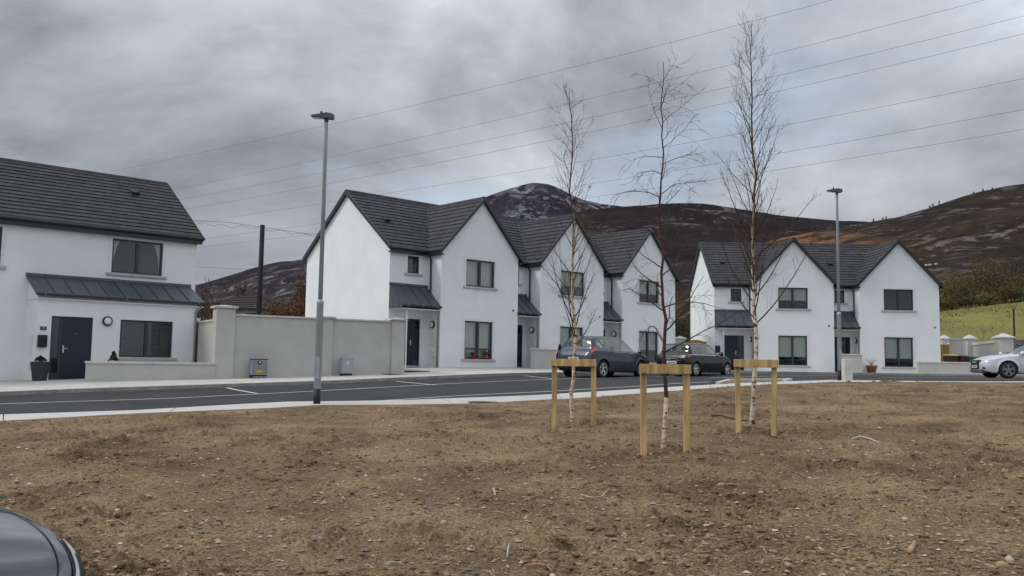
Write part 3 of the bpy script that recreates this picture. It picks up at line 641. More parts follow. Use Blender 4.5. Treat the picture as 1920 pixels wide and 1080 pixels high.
def cabinet(px, py, w, h, d, label, style):
    p = G(px, py); u = GWU; c = p+np.array([-u[1], u[0]])*.0
    o = thing('utility_cabinet', label, 'utility cabinet', tuple(gp(c)), GWR)
    if style:
        MB().box(-w/2, w/2, 0, d, .10, h).build('body', M_galv, o, bevel=.008)
        MB().box(-w/2+.02, w/2-.02, -.008, -.001, .13, h-.03).build('door', M_cabinet, o); MB().box(-w/2-.01, w/2+.01, -.012, d, h, h+.03).build('lid', M_black, o)
        MB().box(-w/2+.01, w/2-.01, .01, d, -.05, .1).build('plinth', M_black, o)
        MB().box(-.055, .055, -.014, -.009, h-.16, h-.03).build('latch', M_black, o); MB().box(-.025, .025, -.016, -.0145, h-.11, h-.06).build('badge', M_white, o)
        MB().box(-.10, .10, -.013, -.009, .17, .27).build('warning_label', M_yellow, o)
        for i in range(7): MB().lathe([(.03, 0), (.045, .03), (.02, .06)], (-w/2+.07+i*w/7.5, -.07-.03*(i % 2), -.01), 'z', 7).build('rubble_stone', M_kerb, o)
    else:
        MB().box(-w/2, w/2, 0, d, .08, h).build('body', M_galv, o, bevel=.008); MB().box(-w/2+.03, w/2-.03, -.008, -.001, .12, h-.06).build('door', M_galv, o)
        MB().box(-w/2-.015, w/2+.015, -.02, d+.01, h, h+.025).build('lid', M_galv, o); MB().box(-w/2+.01, w/2-.01, .02, d, -.05, .08).build('plinth', M_black, o)
        MB().box(-.035, .035, -.012, -.0085, h-.2, h-.12).build('badge', M_white, o)
M_cabinet = mat('cabinet_grey', (.20, .235, .26), .55, .12, 5); M_yellow = mat('yellow_label', (.62, .36, .02), .6)
cabinet(486, 708.5, .56, .62, .24, 'grey utility cabinet with yellow warning label at the garden wall foot', 1)
cabinet(651, 704.5, .42, .62, .24, 'small galvanised utility cabinet by the garden wall end pier', 0)
def lamp_post(px, py, h, label):
    p = G(px, py); o = thing('street_lamp', label, 'street lamp', tuple(gp(p)), 0, 'galvanised street lamps'); hs = h*.345
    lower = MB().lathe([(.076, -.3), (.076, hs), (.081, hs+.005), (.081, hs+.05), (.054, hs+.10)], n=24).build('lower_column', M_galv, o, True)
    MB().lathe([(.0785, -.1), (.0785, .33)], n=24).build('black_base_band', M_black, o, True)
    MB().box(-.035, .045, -.082, -.073, .55, 1.05).build('access_door', M_galv, lower); MB().tube([(.075, -.05, hs-.95), (.10, -.05, hs-.96), (.10, -.05, hs-1.05)], .008, 6).build('hook', M_galv, lower)
    MB().lathe([(.052, hs+.08), (.042, h-.1), (.042, h)], n=20).build('upper_column', M_galv, o, True)
    MB().tube([(0, 0, h-.05), (0, 0, h+.07), (-.06, 0, h+.10)], .05, 12).build('head_bracket', M_head, o, True)
    hd = MB().prism([(.16, -.10, h+.02), (.17, -.10, h+.13), (.02, -.10, h+.16), (-.33, -.07, h+.11), (-.36, -.07, h+.085), (-.05, -.10, h+.035)], (0, .20, 0)).build('lantern', M_head, o, bevel=.012)
    MB().box(-.30, -.08, -.06, .06, h+.028, h+.055).build('lens', M_carglass, hd); MB().lathe([(.028, 0), (.03, .05), (.022, .075), (.0, .08)], (-.12, 0, h+.135), 'z', 12).build('photocell', M_head, hd, True)
    return o
M_head = mat('lantern_grey', (.10, .11, .12), .5, .1, 5)
lamp_post(594, 757, 6.47, 'galvanised street lamp standing at the soil edge before the garden wall')
lamp_post(1575, 713, 6.57, 'galvanised street lamp beside a short square concrete post')
p = G(1588.5, 713.5); o = thing('concrete_post', 'short square concrete post beside the street lamp', 'post', tuple(gp(p)), .1)
MB().box(-.15, .15, -.12, .12, -.3, .73).build('post_body', M_cope, o, bevel=.02); MB().box(-.12, .12, -.09, .09, .73, .745).build('post_top', M_cope, o)
MB().box(-.1, .1, -.128, -.121, .1, .6).build('access_panel', M_cope, o)
# manholes and mats
def cover(name, label, px, py, a, b, round_, m, rz=0., dz=.0):
    p = G(px, py); o = thing(name, label, 'cover', tuple(gp(p, dz+.002)), rz)
    if round_:
        MB().lathe([(a, -.03), (a, .004), (a-.03, .005)], n=28).build('rim', m, o); MB().lathe([(a-.05, -.02), (a-.05, .0085)], n=28).build('lid', m, o)
    else:
        MB().box(-a, a, -b, b, -.03, .004).build('rim', m, o); MB().box(-a+.03, a-.03, -b+.03, b-.03, -.02, .0085).build('lid', m, o)
cover('manhole_cover', 'round iron manhole cover in the pale pavement by the soil', 907, 754, .36, .36, True, M_iron)
cover('manhole_cover', 'square iron cover in the forecourt of the end terraced house', 772, 695.5, .5, .55, False, M_iron, RZ)
cover('manhole_cover', 'flat iron cover by the last pier of the garden wall', 738, 701.8, .4, .28, False, M_iron, RZ)
p = G(846, 711.5, -.1); o = thing('road_gully', 'iron gully grating in the road against the far kerb', 'grating', (p[0], p[1], float(zg(*p))-.098), RZ)
MB().box(-.25, .25, -.2, .2, -.03, .003).build('frame', M_iron, o)
for i in range(7): MB().box(-.22+i*.065, -.19+i*.065, -.17, .17, .0035, .012).build('bar', M_iron, o)
# right hand walls
A = (22.5, 49.3); B = (30.0, 49.6)
low_wall('low grey wall with pale coping before the semi detached end house', A, B, ZO+.52)
low_wall('stub of low grey wall at the recessed porch behind the street lamp', (18.85, 50.9), (20.05, 50.9), ZO+.9, ret=1.2)
def pyramid_wall():
    w = thing('boundary_wall', 'grey boundary wall with pyramid capped piers beyond the parked silver car', 'wall', (0, 0, 0))
    def pier(px0, px1, pyt, y, wd=None):
        a = at(px0, pyt, y); b = at(px1, pyt, y); z0 = ZO-.6; zt = a.z; d = (b.x-a.x)
        MB().box(a.x, b.x, y, y+d, z0, zt-.002).build('pier', M_grey_render, w, bevel=.012)
        e = .1; c = MB().box(a.x-e, b.x+e, y-e, y+d+e, zt, zt+.07).build('pier_cap', M_cope, w, bevel=.012)
        MB().add([(a.x-e, y-e, zt+.072), (b.x+e, y-e, zt+.072), (b.x+e, y+d+e, zt+.072), (a.x-e, y+d+e, zt+.072), ((a.x+b.x)/2, y+d/2, zt+.34)], [(0, 1, 4), (1, 2, 4), (2, 3, 4), (3, 0, 4)]).build('cap_pyramid', M_cope, c)
        return a.x, b.x, y+d/2, zt
    q = [pier(1767, 1780, 636, 66), pier(1814, 1829, 636, 60), pier(1876, 1900, 634, 54)]
    for s, e in ((q[0], q[1]), (q[1], q[2])):
        A = Vector((s[1], s[2], 0)); B = Vector((e[0], e[2], 0)); t = (B-A).normalized(); n = Vector((-t.y, t.x, 0))*.13; zt = min(s[3], e[3])-.28
        P = [A-n, B-n, B+n, A+n]; MB().hexa([p+Vector((0, 0, ZO-.6)) for p in P]+[p+Vector((0, 0, zt)) for p in P]).build('wall_panel', M_grey_render, w)
        P = [A-n*1.4, B-n*1.4, B+n*1.4, A+n*1.4]; MB().prism([A-n*1.5+Vector((0, 0, zt+.002)), A-n*1.2+Vector((0, 0, zt+.16)), A+n*1.2+Vector((0, 0, zt+.16)), A+n*1.5+Vector((0, 0, zt+.002))], B-A).build('coping_stone', M_cope, w)
    A, B = at(1784, 637, 57), at(1800, 637, 57); MB().box(A.x, B.x+.2, 57, 57.3, ZO-.6, A.z).build('wall_panel', M_grey_render, w); MB().box(A.x-.05, B.x+.28, 56.95, 57.35, A.z+.002, A.z+.1).build('coping_stone', M_cope, w)
pyramid_wall()
M_rubble = mat('rubble_stone', (.13, .13, .125), .9, .3, 2, rnd=.25, bump=.5, bscale=8)
def stone_wall():
    w = thing('stone_wall', 'dark rubble stone wall beyond the last pyramid capped pier', 'wall', (0, 0, 0)); R = random.Random(4)
    a = at(1897, 640, 70); zt = a.z; x = a.x
    MB().box(x, x+14, 70.12, 70.5, ZO-.7, zt-.1).build('wall_core', M_rubble, w)
    z = ZO-.7
    while z < zt:
        hh = R.uniform(.18, .28); xx = x
        while xx < x+9:
            l = R.uniform(.25, .55); MB().box(xx+.01, xx+l-.01, 70-R.uniform(0, .04), 70.2, z+.01, z+hh-.01).build('stone', M_rubble, w, bevel=.02); xx += l
        z += hh
stone_wall()
p1 = at(1762, 650, 56.5); p2 = at(1777, 650, 56.5)
timber_panel('timber_fence', 'timber board fence panel between the semi detached house and boundary wall', (p1.x, p1.y), (p2.x, p2.y), ZO-.4, at(1770, 646, 56.5).z)
p1 = at(1287, 645, 55); p2 = at(1322, 645, 55)
timber_panel('timber_gate', 'arched timber side gate beside the semi detached house', (p1.x, p1.y), (p2.x, p2.y), ZO-.35, at(1305, 637, 55).z, arch=.14)
a, b = at(1267, 636, 54.5), at(1286, 636, 54.5)
o = thing('gate_pier', 'grey rendered gate pier with pale cap beside the arched timber gate', 'pier', (a.x, 54.5, ZO-.5))
MB().box(0, b.x-a.x, 0, .6, 0, a.z-ZO+.5).build('pier', M_grey_render, o, bevel=.012); w_ = b.x-a.x; t_ = a.z-ZO+.502
MB().box(-.06, w_+.06, -.06, .66, t_, t_+.07).build('pier_cap', M_cope, o, bevel=.01); MB().add([(-.06, -.06, t_+.071), (w_+.06, -.06, t_+.071), (w_+.06, .66, t_+.071), (-.06, .66, t_+.071), (w_/2, .3, t_+.22)], [(0, 1, 4), (1, 2, 4), (2, 3, 4), (3, 0, 4)]).build('cap_pyramid', M_cope, o)
# wheelie bins behind the low wall
M_bin = [mat('bin_brown', (.06, .03, .022), .5, .1, 3), mat('bin_dark', (.05, .022, .02), .5, .1, 3), mat('bin_green', (.02, .05, .028), .5, .1, 3)]
for i, (px, lidm, lab) in enumerate(((1782, mat('yellow_lid', (.62, .50, .03), .45), 'wheelie bin with bright yellow lid behind the low wall'), (1803, M_bin[1], 'dark brown wheelie bin beside the yellow lidded bin'), (1830, M_bin[2], 'dark green wheelie bin near the pyramid capped piers'))):
    q = at(px, 670, 53.2 if i < 2 else 52.2); zt = at(px, [663.5, 666, 668.5][i], q.y).z; z0 = float(zg(q.x, q.y)); H = zt-z0
    o = thing('wheelie_bin', lab, 'bin', (q.x, q.y, z0), .2, 'wheelie bins behind the low wall')
    MB().hexa([(-.22, -.26, .04), (.22, -.26, .04), (.22, .22, .04), (-.22, .22, .04), (-.28, -.34, H-.12), (.28, -.34, H-.12), (.28, .32, H-.12), (-.28, .32, H-.12)]).build('bin_body', M_bin[0] if i < 2 else M_bin[2], o, bevel=.02)
    MB().hexa([(-.30, -.38, H-.118), (.30, -.38, H-.118), (.30, .34, H-.118), (-.30, .34, H-.118), (-.27, -.34, H-.04), (.27, -.34, H-.04), (.27, .34, H), (-.27, .34, H)]).build('lid', lidm, o, bevel=.015)
    MB().tube([(-.24, .38, H-.06), (.24, .38, H-.06)], .018, 8).build('handle', M_black, o)
    for s in (-1, 1): MB().lathe([(.1, -.02), (.1, .02)], (s*.24, .22, .1), 'x', 14).build('wheel', M_black, o)
# ------------------------------------------------------------------ pots and small plants
def leaf_mesh(name, pts, size, m, par=None, kind=None, seed=0, up=.3, ratio=.6, tint=None):
    """many small leaf blades at the given points"""
    r = np.random.default_rng(seed); P = np.asarray(pts, float); n = len(P)
    d = r.normal(size=(n, 3)); d[:, 2] += up; d /= np.linalg.norm(d, axis=1)[:, None]; e = r.normal(size=(n, 3)); e -= d*(e*d).sum(1)[:, None]; e /= np.linalg.norm(e, axis=1)[:, None]
    s = (size*(.6+.8*r.random(n)))[:, None]; a = P; b = P+d*s*.55+e*s*ratio*.5; c = P+d*s*1.1; f = P+d*s*.5-e*s*ratio*.5
    V = np.stack([a, b, c, f], 1).reshape(-1, 3); me = bpy.data.meshes.new(name); me.from_pydata(V.tolist(), [], [(4*i, 4*i+1, 4*i+2, 4*i+3) for i in range(n)])
    if tint is not None:
        at_ = me.color_attributes.new('tint', 'FLOAT_COLOR', 'POINT'); cc = np.c_[np.repeat(tint, 4, 0), np.ones(4*n)]; at_.data.foreach_set('color', cc.ravel().astype(np.float32))
    me.materials.append(m); return link(name, me, par, kind)
M_conifer = mat('conifer_leaf', (.02, .045, .02), .8, .4, 20); M_leaf = mat('pot_leaf', (.05, .10, .03), .7, .4, 20)
M_terra = mat('terracotta', (.34, .12, .05), .8, .15, 6); M_pink = mat('pink_pot', (.55, .03, .12), .5, .1, 5); M_pot = mat('dark_planter', (.035, .042, .052), .5, .15, 5)
M_wood = mat('stem_wood', (.06, .045, .03), .9, .3, 10); M_flower = mat('flower_petal', (.6, .05, .14), .7, .5, 30, col2=(.75, .55, .25))
def pot_plant(name, label, loc, r, h, m, kind, ph, sq=False, group=None):
    o = thing(name, label, 'plant pot', loc, 0., group)
    if sq: MB().hexa([(-r*.7, -r*.7, 0), (r*.7, -r*.7, 0), (r*.7, r*.7, 0), (-r*.7, r*.7, 0), (-r, -r, h), (r, -r, h), (r, r, h), (-r, r, h)]).build('pot', m, o, bevel=.01)
    else: MB().lathe([(r*.68, 0), (r*.92, h*.82), (r*1.06, h*.83), (r*1.08, h), (r*.94, h), (r*.9, h*.9)], n=20).build('pot', m, o, True)
    R = np.random.default_rng(abs(hash(label)) % 1000 if False else len(label)*7)
    if kind == 'cone':
        MB().tube([(0, 0, h*.8), (0, 0, h+ph*.9)], [.02, .006], 6).build('stem', M_wood, o)
        n = 2600; u = R.random(n)**.8; a = R.random(n)*6.283; rad = (1-u)*r*1.25*np.sqrt(R.random(n)*.6+.4)
        leaf_mesh('foliage', np.c_[rad*np.cos(a), rad*np.sin(a), h+.02+u*ph], .05, M_conifer, o, seed=3, up=1.2)
    elif kind == 'flower':
        n = 160; leaf_mesh('foliage', np.c_[R.normal(0, r*.6, n), R.normal(0, r*.6, n), h+.02+R.random(n)*ph*.6], .09, M_leaf, o, seed=4, up=1)
        leaf_mesh('flowers', np.c_[R.normal(0, r*.5, 90), R.normal(0, r*.5, 90), h+ph*.4+R.random(90)*ph*.6], .06, M_flower, o, seed=5, ratio=1.)
    elif kind == 'twigs':
        mb = MB()
        for i in range(14):
            a = i*2.4; q = .5+.5*R.random(); mb.tube([(0, 0, h*.8), (r*.5*q*math.cos(a), r*.5*q*math.sin(a), h+ph*.5), (r*1.2*q*math.cos(a), r*1.2*q*math.sin(a), h+ph*q)], [.008, .006, .003], 4)
        mb.build('stems', M_wood, o)
    elif kind == 'tuft':
        n = 300; u = R.random(n); a = R.random(n)*6.283; leaf_mesh('foliage', np.c_[(1-u)*r*.8*np.cos(a), (1-u)*r*.8*np.sin(a), h+u*ph], .06, M_conifer, o, seed=8, up=1.5)
    return o
q = AN(6.65, .95); pot_plant('conifer_pot', 'slim cone shaped conifer in dark pot beside the low dividing wall', tuple(gp(q, -.005)), .19, .34, M_pot, 'cone', .78)
for i, (a, s) in enumerate(((1.95, 'shorter leafy'), (2.68, 'taller flowering'))):
    q = AN(a, .035); pot_plant('flower_pot', '%s plant in pink pot on the ground floor window sill' % s, (q[0], q[1], TB+.358), .085, .15, M_pink, 'flower', .12+.12*i, group='pink pots on the sill')
q = (20.9, 51.7); pot_plant('terracotta_pot', 'round terracotta pot of bare twigs before the semi detached house', tuple(gp(q)), .32, .42, M_terra, 'twigs', .45)
q = AN(-16.05, -.25); pot_plant('door_planter', 'tall square dark planter beside the navy numbered door', (q[0], q[1], ZO-.74), .22, .62, M_pot, 'tuft', .14, True)
q = AN(-14.0, .35); pot_plant('small_shrub_pot', 'small pot with little evergreen shrub behind the low wall by the door', (q[0], q[1], float(zg(*q))), .16, .58, M_pot, 'tuft', .28)
q = (13.45, 52.85); pot_plant('terracotta_planter', 'terracotta planter at the porch door behind the small black car', tuple(gp(q)), .2, .4, M_terra, 'tuft', .3)
o = thing('letter_box', 'black wall letter box beside the semi detached porch door', 'letter box', (12.32, 53.08, RB[2]+1.05))
MB().box(-.14, .14, 0, .12, 0, .42).build('box_body', M_black, o, bevel=.01); MB().box(-.12, .12, -.008, -.001, .30, .34).build('slot', M_frame, o)
# planted island at the corner of the pavement
A, B, D_ = G(1346, 719.5), G(1368, 714), G(1482, 712.5); E_ = G(1470, 715)
isl = thing('planting_island', 'small kerbed island of bare soil at the pavement corner', 'planting bed', (0, 0, 0))
pts = [A, B, D_, E_]; mbs = MB().prism([tuple(gp(x, -.1)) for x in pts], (0, 0, .11)).build('soil_bed', M_soil, isl)
for i in range(4):
    a, b = np.array(pts[i]), np.array(pts[(i+1) % 4]); t = (b-a)/np.hypot(*(b-a)); nn = np.array([-t[1], t[0]])*.07
    if i == 3: continue
    MB().hexa([gp(x, -.12) for x in (a-nn, b-nn, b+nn, a+nn)]+[gp(x, .06) for x in (a-nn, b-nn, b+nn, a+nn)]).build('kerb_stone', M_cope, isl, bevel=.01)
# ------------------------------------------------------------------ cars
def cr(P, t):                               # smooth (monotone) interpolation of rows P at parameter t
    P = np.asarray(P, float); n = len(P); i = np.clip(np.floor(t).astype(int), 0, n-2); f = (t-i)[:, None]
    d = np.diff(P, axis=0); mm = np.zeros_like(P); mm[0] = d[0]; mm[-1] = d[-1]
    same = d[:-1]*d[1:] > 0
    mm[1:-1] = np.where(same, 2*d[:-1]*d[1:]/np.where(same, d[:-1]+d[1:], 1), 0)
    a, b, ma, mb_ = P[i], P[i+1], mm[i], mm[i+1]
    return a*(2*f**3-3*f**2+1)+ma*(f**3-2*f**2+f)+b*(-2*f**3+3*f**2)+mb_*(f**3-f**2)
class Car:
    """stations: (x, half width, z bottom, z belt, z roof edge, z top, roof half width); x = 0 at the tail, growing forwards; s indexes stations, t goes round the half section"""
    def __init__(s, st): s.st = np.array(st, float)
    def P(s, S_, T_):
        S_ = np.atleast_1d(S_).astype(float); T_ = np.atleast_1d(T_).astype(float)
        q = cr(s.st, S_); x, w, zb, zl, ze, zt, wr = q.T; z = np.zeros_like(x); mid = zb+(zl-zb)*.52
        R = np.stack([np.stack([z, zb], 1), np.stack([w*.86, zb], 1), np.stack([w*.97, zb+.10], 1), np.stack([w, mid], 1), np.stack([w*.985, zl-.05], 1), np.stack([w*.945, zl], 1), np.stack([wr, ze], 1), np.stack([wr*.6, ze+(zt-ze)*.78], 1), np.stack([z, zt], 1)], 0)
        i = np.clip(np.floor(T_).astype(int), 0, 7); f = (T_-i)[:, None]; k = np.arange(len(x))
        p0 = R[np.maximum(i-1, 0), k]; p1 = R[i, k]; p2 = R[i+1, k]; p3 = R[np.minimum(i+2, 8), k]
        tn = .30; m1 = (p2-p0)*tn; m2 = (p3-p1)*tn
        # sharp at belt (5) and at roof edge (6)
        yz = p1*(2*f**3-3*f**2+1)+m1*(f**3-2*f**2+f)+p2*(-2*f**3+3*f**2)+m2*(f**3-f**2)
        return np.c_[x, yz]
    def N(s, S_, T_):
        e = 1e-3; a = s.P(np.clip(S_+e, 0, len(s.st)-1), T_)-s.P(np.clip(S_-e, 0, len(s.st)-1), T_); b = s.P(S_, np.clip(T_+e, 0, 8))-s.P(S_, np.clip(T_-e, 0, 8))
        n = np.cross(a, b); n /= np.linalg.norm(n, axis=1)[:, None]+1e-12
        c = np.array([s.st[:, 0].mean(), 0, .6]); fl = ((s.P(S_, T_)-c)*n).sum(1) < 0; n[fl] *= -1; return n
    def patch(s, name, m, par, s0, s1, t0, t1, off=.004, side=0, ns=10, nt=6, shape=None):
        for sg in ((1, -1) if side == 0 else (side,)):
            u = np.linspace(0, 1, ns); v = np.linspace(0, 1, nt); U_, V_ = np.meshgrid(u, v, indexing='ij')
            Sg = s0+(s1-s0)*U_; Tg = t0+(t1-t0)*V_
            if shape: Sg, Tg = shape(U_, V_)
            p = s.P(Sg.ravel(), Tg.ravel()); nn = s.N(Sg.ravel(), Tg.ravel()); p = p+nn*off; g3 = p.reshape(ns, nt, 3); k = ns//2, nt//2
            fl = np.dot(np.cross(g3[k[0], k[1]]-g3[k[0]-1, k[1]], g3[k[0], k[1]]-g3[k[0], k[1]-1]), nn.reshape(ns, nt, 3)[k]) < 0
            p[:, 1] *= sg; grid_obj(name, p, ns, nt, m, par, flip=bool(fl) ^ (sg < 0))
def make_car(name, label, st, spec, loc, rz, paint, group=None, dz=0.):
    c = Car(st); o = thing(name, label, 'car', loc, rz, group); ns = (len(st)-1)*18+1; nt = 8*12+1
    Sg, Tg = np.meshgrid(np.linspace(0, len(st)-1, ns), np.linspace(0, 8, nt), indexing='ij')
    p = c.P(Sg.ravel(), Tg.ravel()).reshape(ns, nt, 3); wr = spec['wr']; arch = np.zeros((ns, nt), bool)
    for wx in spec['wheels']:
        d = np.hypot(p[..., 0]-wx, p[..., 2]-wr); inn = (d < wr*1.17) & (p[..., 1] > .5) & (Tg < 4.2); arch |= inn
        ring = (d < wr*1.34) & (d >= wr*1.17) & (p[..., 1] > .5) & (Tg < 4.2); p[ring, 1] += .012
    yin = p.copy(); yin[arch, 1] = np.minimum(yin[arch, 1], spec['w']/2-.27)
    win = np.zeros((ns-1, nt-1), bool); sc = (Sg[:-1, :-1]+Sg[1:, 1:])/2; tc = (Tg[:-1, :-1]+Tg[1:, 1:])/2
    for (a, b, t0, t1) in spec['glass']: win |= (sc > a) & (sc < b) & (tc > t0) & (tc < t1)
    af = arch[:-1, :-1] & arch[1:, 1:] & arch[1:, :-1] & arch[:-1, 1:]
    body, well = MB(), MB(); idx = np.arange(ns*nt).reshape(ns, nt)
    for sg in (1, -1):
        V = yin.reshape(-1, 3).copy(); V[:, 1] *= sg
        q = np.stack([idx[:-1, :-1], idx[1:, :-1], idx[1:, 1:], idx[:-1, 1:]], -1)
        body.add(V.tolist(), q[~win & ~af].tolist()); well.add(V.tolist(), q[af].tolist())
        for e in (0, ns-1):                 # close tail and nose
            k = len(body.v); body.add(V[idx[e]].tolist(), [tuple(range(nt))]) if e == 0 else body.add(V[idx[e]].tolist(), [tuple(range(nt))[::-1]])
    b = body.build('body', paint, o); bm = bmesh.new(); bm.from_mesh(b.data); bmesh.ops.remove_doubles(bm, verts=bm.verts, dist=.0008); bmesh.ops.delete(bm, geom=[v for v in bm.verts if not v.link_faces], context='VERTS'); bmesh.ops.recalc_face_normals(bm, faces=bm.faces)
    for f in bm.faces: f.smooth = True
    for e in bm.edges:
        if e.is_boundary or (len(e.link_faces) == 2 and e.calc_face_angle(0) > .7): e.smooth = False
    bm.to_mesh(b.data); bm.free()
    w = well.build('wheel_arch', M_black, o); bm = bmesh.new(); bm.from_mesh(w.data); bmesh.ops.delete(bm, geom=[v for v in bm.verts if not v.link_faces], context='VERTS'); bm.to_mesh(w.data); bm.free()
    for (nm, a, b_, t0, t1, sd) in spec['panes']: c.patch(nm, M_carglass, o, a, b_, t0, t1, .002, sd, 14, 8)
    for (nm, m_, a, b_, t0, t1, off, sd) in spec.get('patches', []): c.patch(nm, m_, o, a, b_, t0, t1, off, sd, 10, 10)
    for (a, t0, t1) in spec.get('seams', []): c.patch('door_seam', M_black, o, a-.014, a+.014, t0, t1, .0025, 0, 2, 16)
    for (a, b_, t) in spec.get('hseams', []): c.patch('panel_seam', M_black, o, a, b_, t-.025, t+.025, .0025, 0, 24, 2)
    for a, t in spec.get('handles', []):
        for sg in (1, -1):
            P0 = c.P(a, t)[0]; P0[1] *= sg; MB().box(P0[0]-.09, P0[0]+.09, P0[1]-.012, P0[1]+.025 if sg > 0 else P0[1]+.012, P0[2]-.014, P0[2]+.014).build('door_handle', paint, o, bevel=.008) if sg > 0 else MB().box(P0[0]-.09, P0[0]+.09, P0[1]-.025, P0[1]+.012, P0[2]-.014, P0[2]+.014).build('door_handle', paint, o, bevel=.008)
    a, t = spec['mirror']
    for sg in (1, -1):
        P0 = c.P(a, t)[0]; y = P0[1]*sg; mm = MB(); mm.tube([(P0[0], y*.98, P0[2]), (P0[0], y+sg*.08, P0[2]+.03)], .02, 6)
        mm.lathe([(.0, -.07), (.05, -.065), (.085, -.03), (.095, .02), (.085, .05), (.0, .055)], (P0[0]+.02, y+sg*.15, P0[2]+.05), 'x', 14); mm.build('wing_mirror', spec.get('mirror_mat', paint), o, True)
    for wx in spec['wheels']:
        for sg in (1, -1):
            yc = sg*(spec['w']/2-.115); tw = .105; R = wr
            ty = MB().lathe([(R*.68, -tw), (R*.93, -tw), (R, -tw*.7), (R, tw*.7), (R*.93, tw), (R*.68, tw)], (wx, yc, wr), 'y', 36, False).build('tyre', M_tyre, o, True)
            rim = MB(); yo = yc+sg*tw*.78; n5 = spec.get('spokes', 5)
            rim.lathe([(R*.70, 0), (R*.70, sg*.03), (R*.63, sg*.03), (R*.62, -sg*.02)], (wx, yo, wr), 'y', 36, False); rim.lathe([(R*.15, -sg*.03), (R*.15, sg*.018), (R*.08, sg*.026)], (wx, yo, wr), 'y', 16)
            for k in range(n5):
                a_ = 2*math.pi*k/n5+.3; dx, dz_ = math.cos(a_), math.sin(a_); px_, pz_ = -dz_, dx; wi, wo = R*.13, R*.10
                if spec.get('spokew'): wi, wo = R*.11, R*.17
                q = [(wx+dx*R*.1+px_*wi, wr+dz_*R*.1+pz_*wi), (wx+dx*R*.1-px_*wi, wr+dz_*R*.1-pz_*wi), (wx+dx*R*.66-px_*wo, wr+dz_*R*.66-pz_*wo), (wx+dx*R*.66+px_*wo, wr+dz_*R*.66+pz_*wo)]
                rim.prism([(x_, yo-sg*.02, z_) for x_, z_ in q], (0, sg*.034, 0))
            rim.build('rim', spec.get('rim_mat', M_alloy), ty); MB().lathe([(R*.66, 0), (R*.66, -sg*.01)], (wx, yo-sg*.03, wr), 'y', 24).build('brake_disc', M_black, ty)
    for wx in spec['wheels']:               # arch lips
        for sg in (1, -1):
            pl = []
            for a_ in np.linspace(-.25, math.pi+.25, 26):
                X_, Z_ = wx+wr*1.17*math.cos(a_), wr+wr*1.17*math.sin(a_); k_ = np.argmin(np.where(Tg < 4.6, np.hypot(p[..., 0]-X_, p[..., 2]-Z_), 9)); pl.append((X_, sg*(p.reshape(-1, 3)[k_, 1]-.004), Z_))
            MB().tube(pl, .022, 6).build('arch_lip', spec.get('lip', paint), o, True)
    for nm, m_, bx in spec.get('boxes', []): MB().box(*bx).build(nm, m_, o, bevel=.006)
    fl = spec['floor']; mb = MB().box(fl[0], fl[1], -.62, .62, .42, .5)
    for x_ in spec['seats']:
        for sg in (1, -1): mb.box(x_-.1, x_+.38, sg*.36-.22, sg*.36+.22, .5, .68); mb.hexa([(x_-.16, sg*.36-.22, .62), (x_-.04, sg*.36-.22, .62), (x_-.04, sg*.36+.22, .62), (x_-.16, sg*.36+.22, .62), (x_-.3, sg*.36-.19, 1.08), (x_-.2, sg*.36-.19, 1.08), (x_-.2, sg*.36+.19, 1.08), (x_-.3, sg*.36+.19, 1.08)]); mb.box(x_-.29, x_-.21, sg*.36-.1, sg*.36+.1, 1.09, 1.25)
    mb.build('seats', M_seat, o)
    if spec.get('aerial'):
        P0 = c.P(spec['aerial'], 8)[0]; MB().tube([(P0[0], 0, P0[2]-.02), (P0[0]-.16, 0, P0[2]+.20)], [.008, .003], 6).build('aerial', M_black, o)
    return o, c
M_tyre = mat('tyre_rubber', (.018, .018, .019), .85, .1, 20); M_alloy = mat('alloy_wheel', (.58, .59, .6), .32, metal=.7); M_dalloy = mat('dark_alloy', (.22, .225, .235), .35, metal=.7)
M_seat = mat('car_seat', (.05, .05, .052), .9, .1, 6); M_red = mat('red_lamp', (.48, .012, .012), .25, spec=.6, coat=.6); M_lampglass = mat('clear_lamp', (.62, .64, .66), .15, .15, 14, spec=.6, metal=.3)
M_chrome = mat('chrome', (.8, .8, .8), .12, metal=1.); M_plate = mat('number_plate', (.72, .72, .68), .5, .08, 30); M_eu = mat('plate_blue', (.03, .07, .35), .5)
M_suv = mat('suv_paint', (.040, .047, .070), .38, .05, 30, spec=.5, coat=.5, metal=.45); M_mini = mat('hatch_paint', (.006, .010, .011), .25, spec=.3, coat=.35); M_silver = mat('silver_paint', (.62, .645, .69), .36, .04, 30, metal=.3, coat=.8)
M_dark = mat('dark_paint', (.055, .066, .076), .18, .05, 40, metal=.75, coat=1.)
M_trim = mat('grey_trim', (.03, .03, .032), .7)
def plate(x, y, z, sg): return [('number_plate', M_plate, (x-.012, x+.012, y-.26, y+.26, z-.055, z+.055)), ('plate_band', M_eu, (x-.0135, x+.0135, y+.225, y+.262, z-.053, z+.053)), ('plate_marks', M_black, (x-.0135, x+.0135, y-.21, y+.17, z-.018, z+.018))]
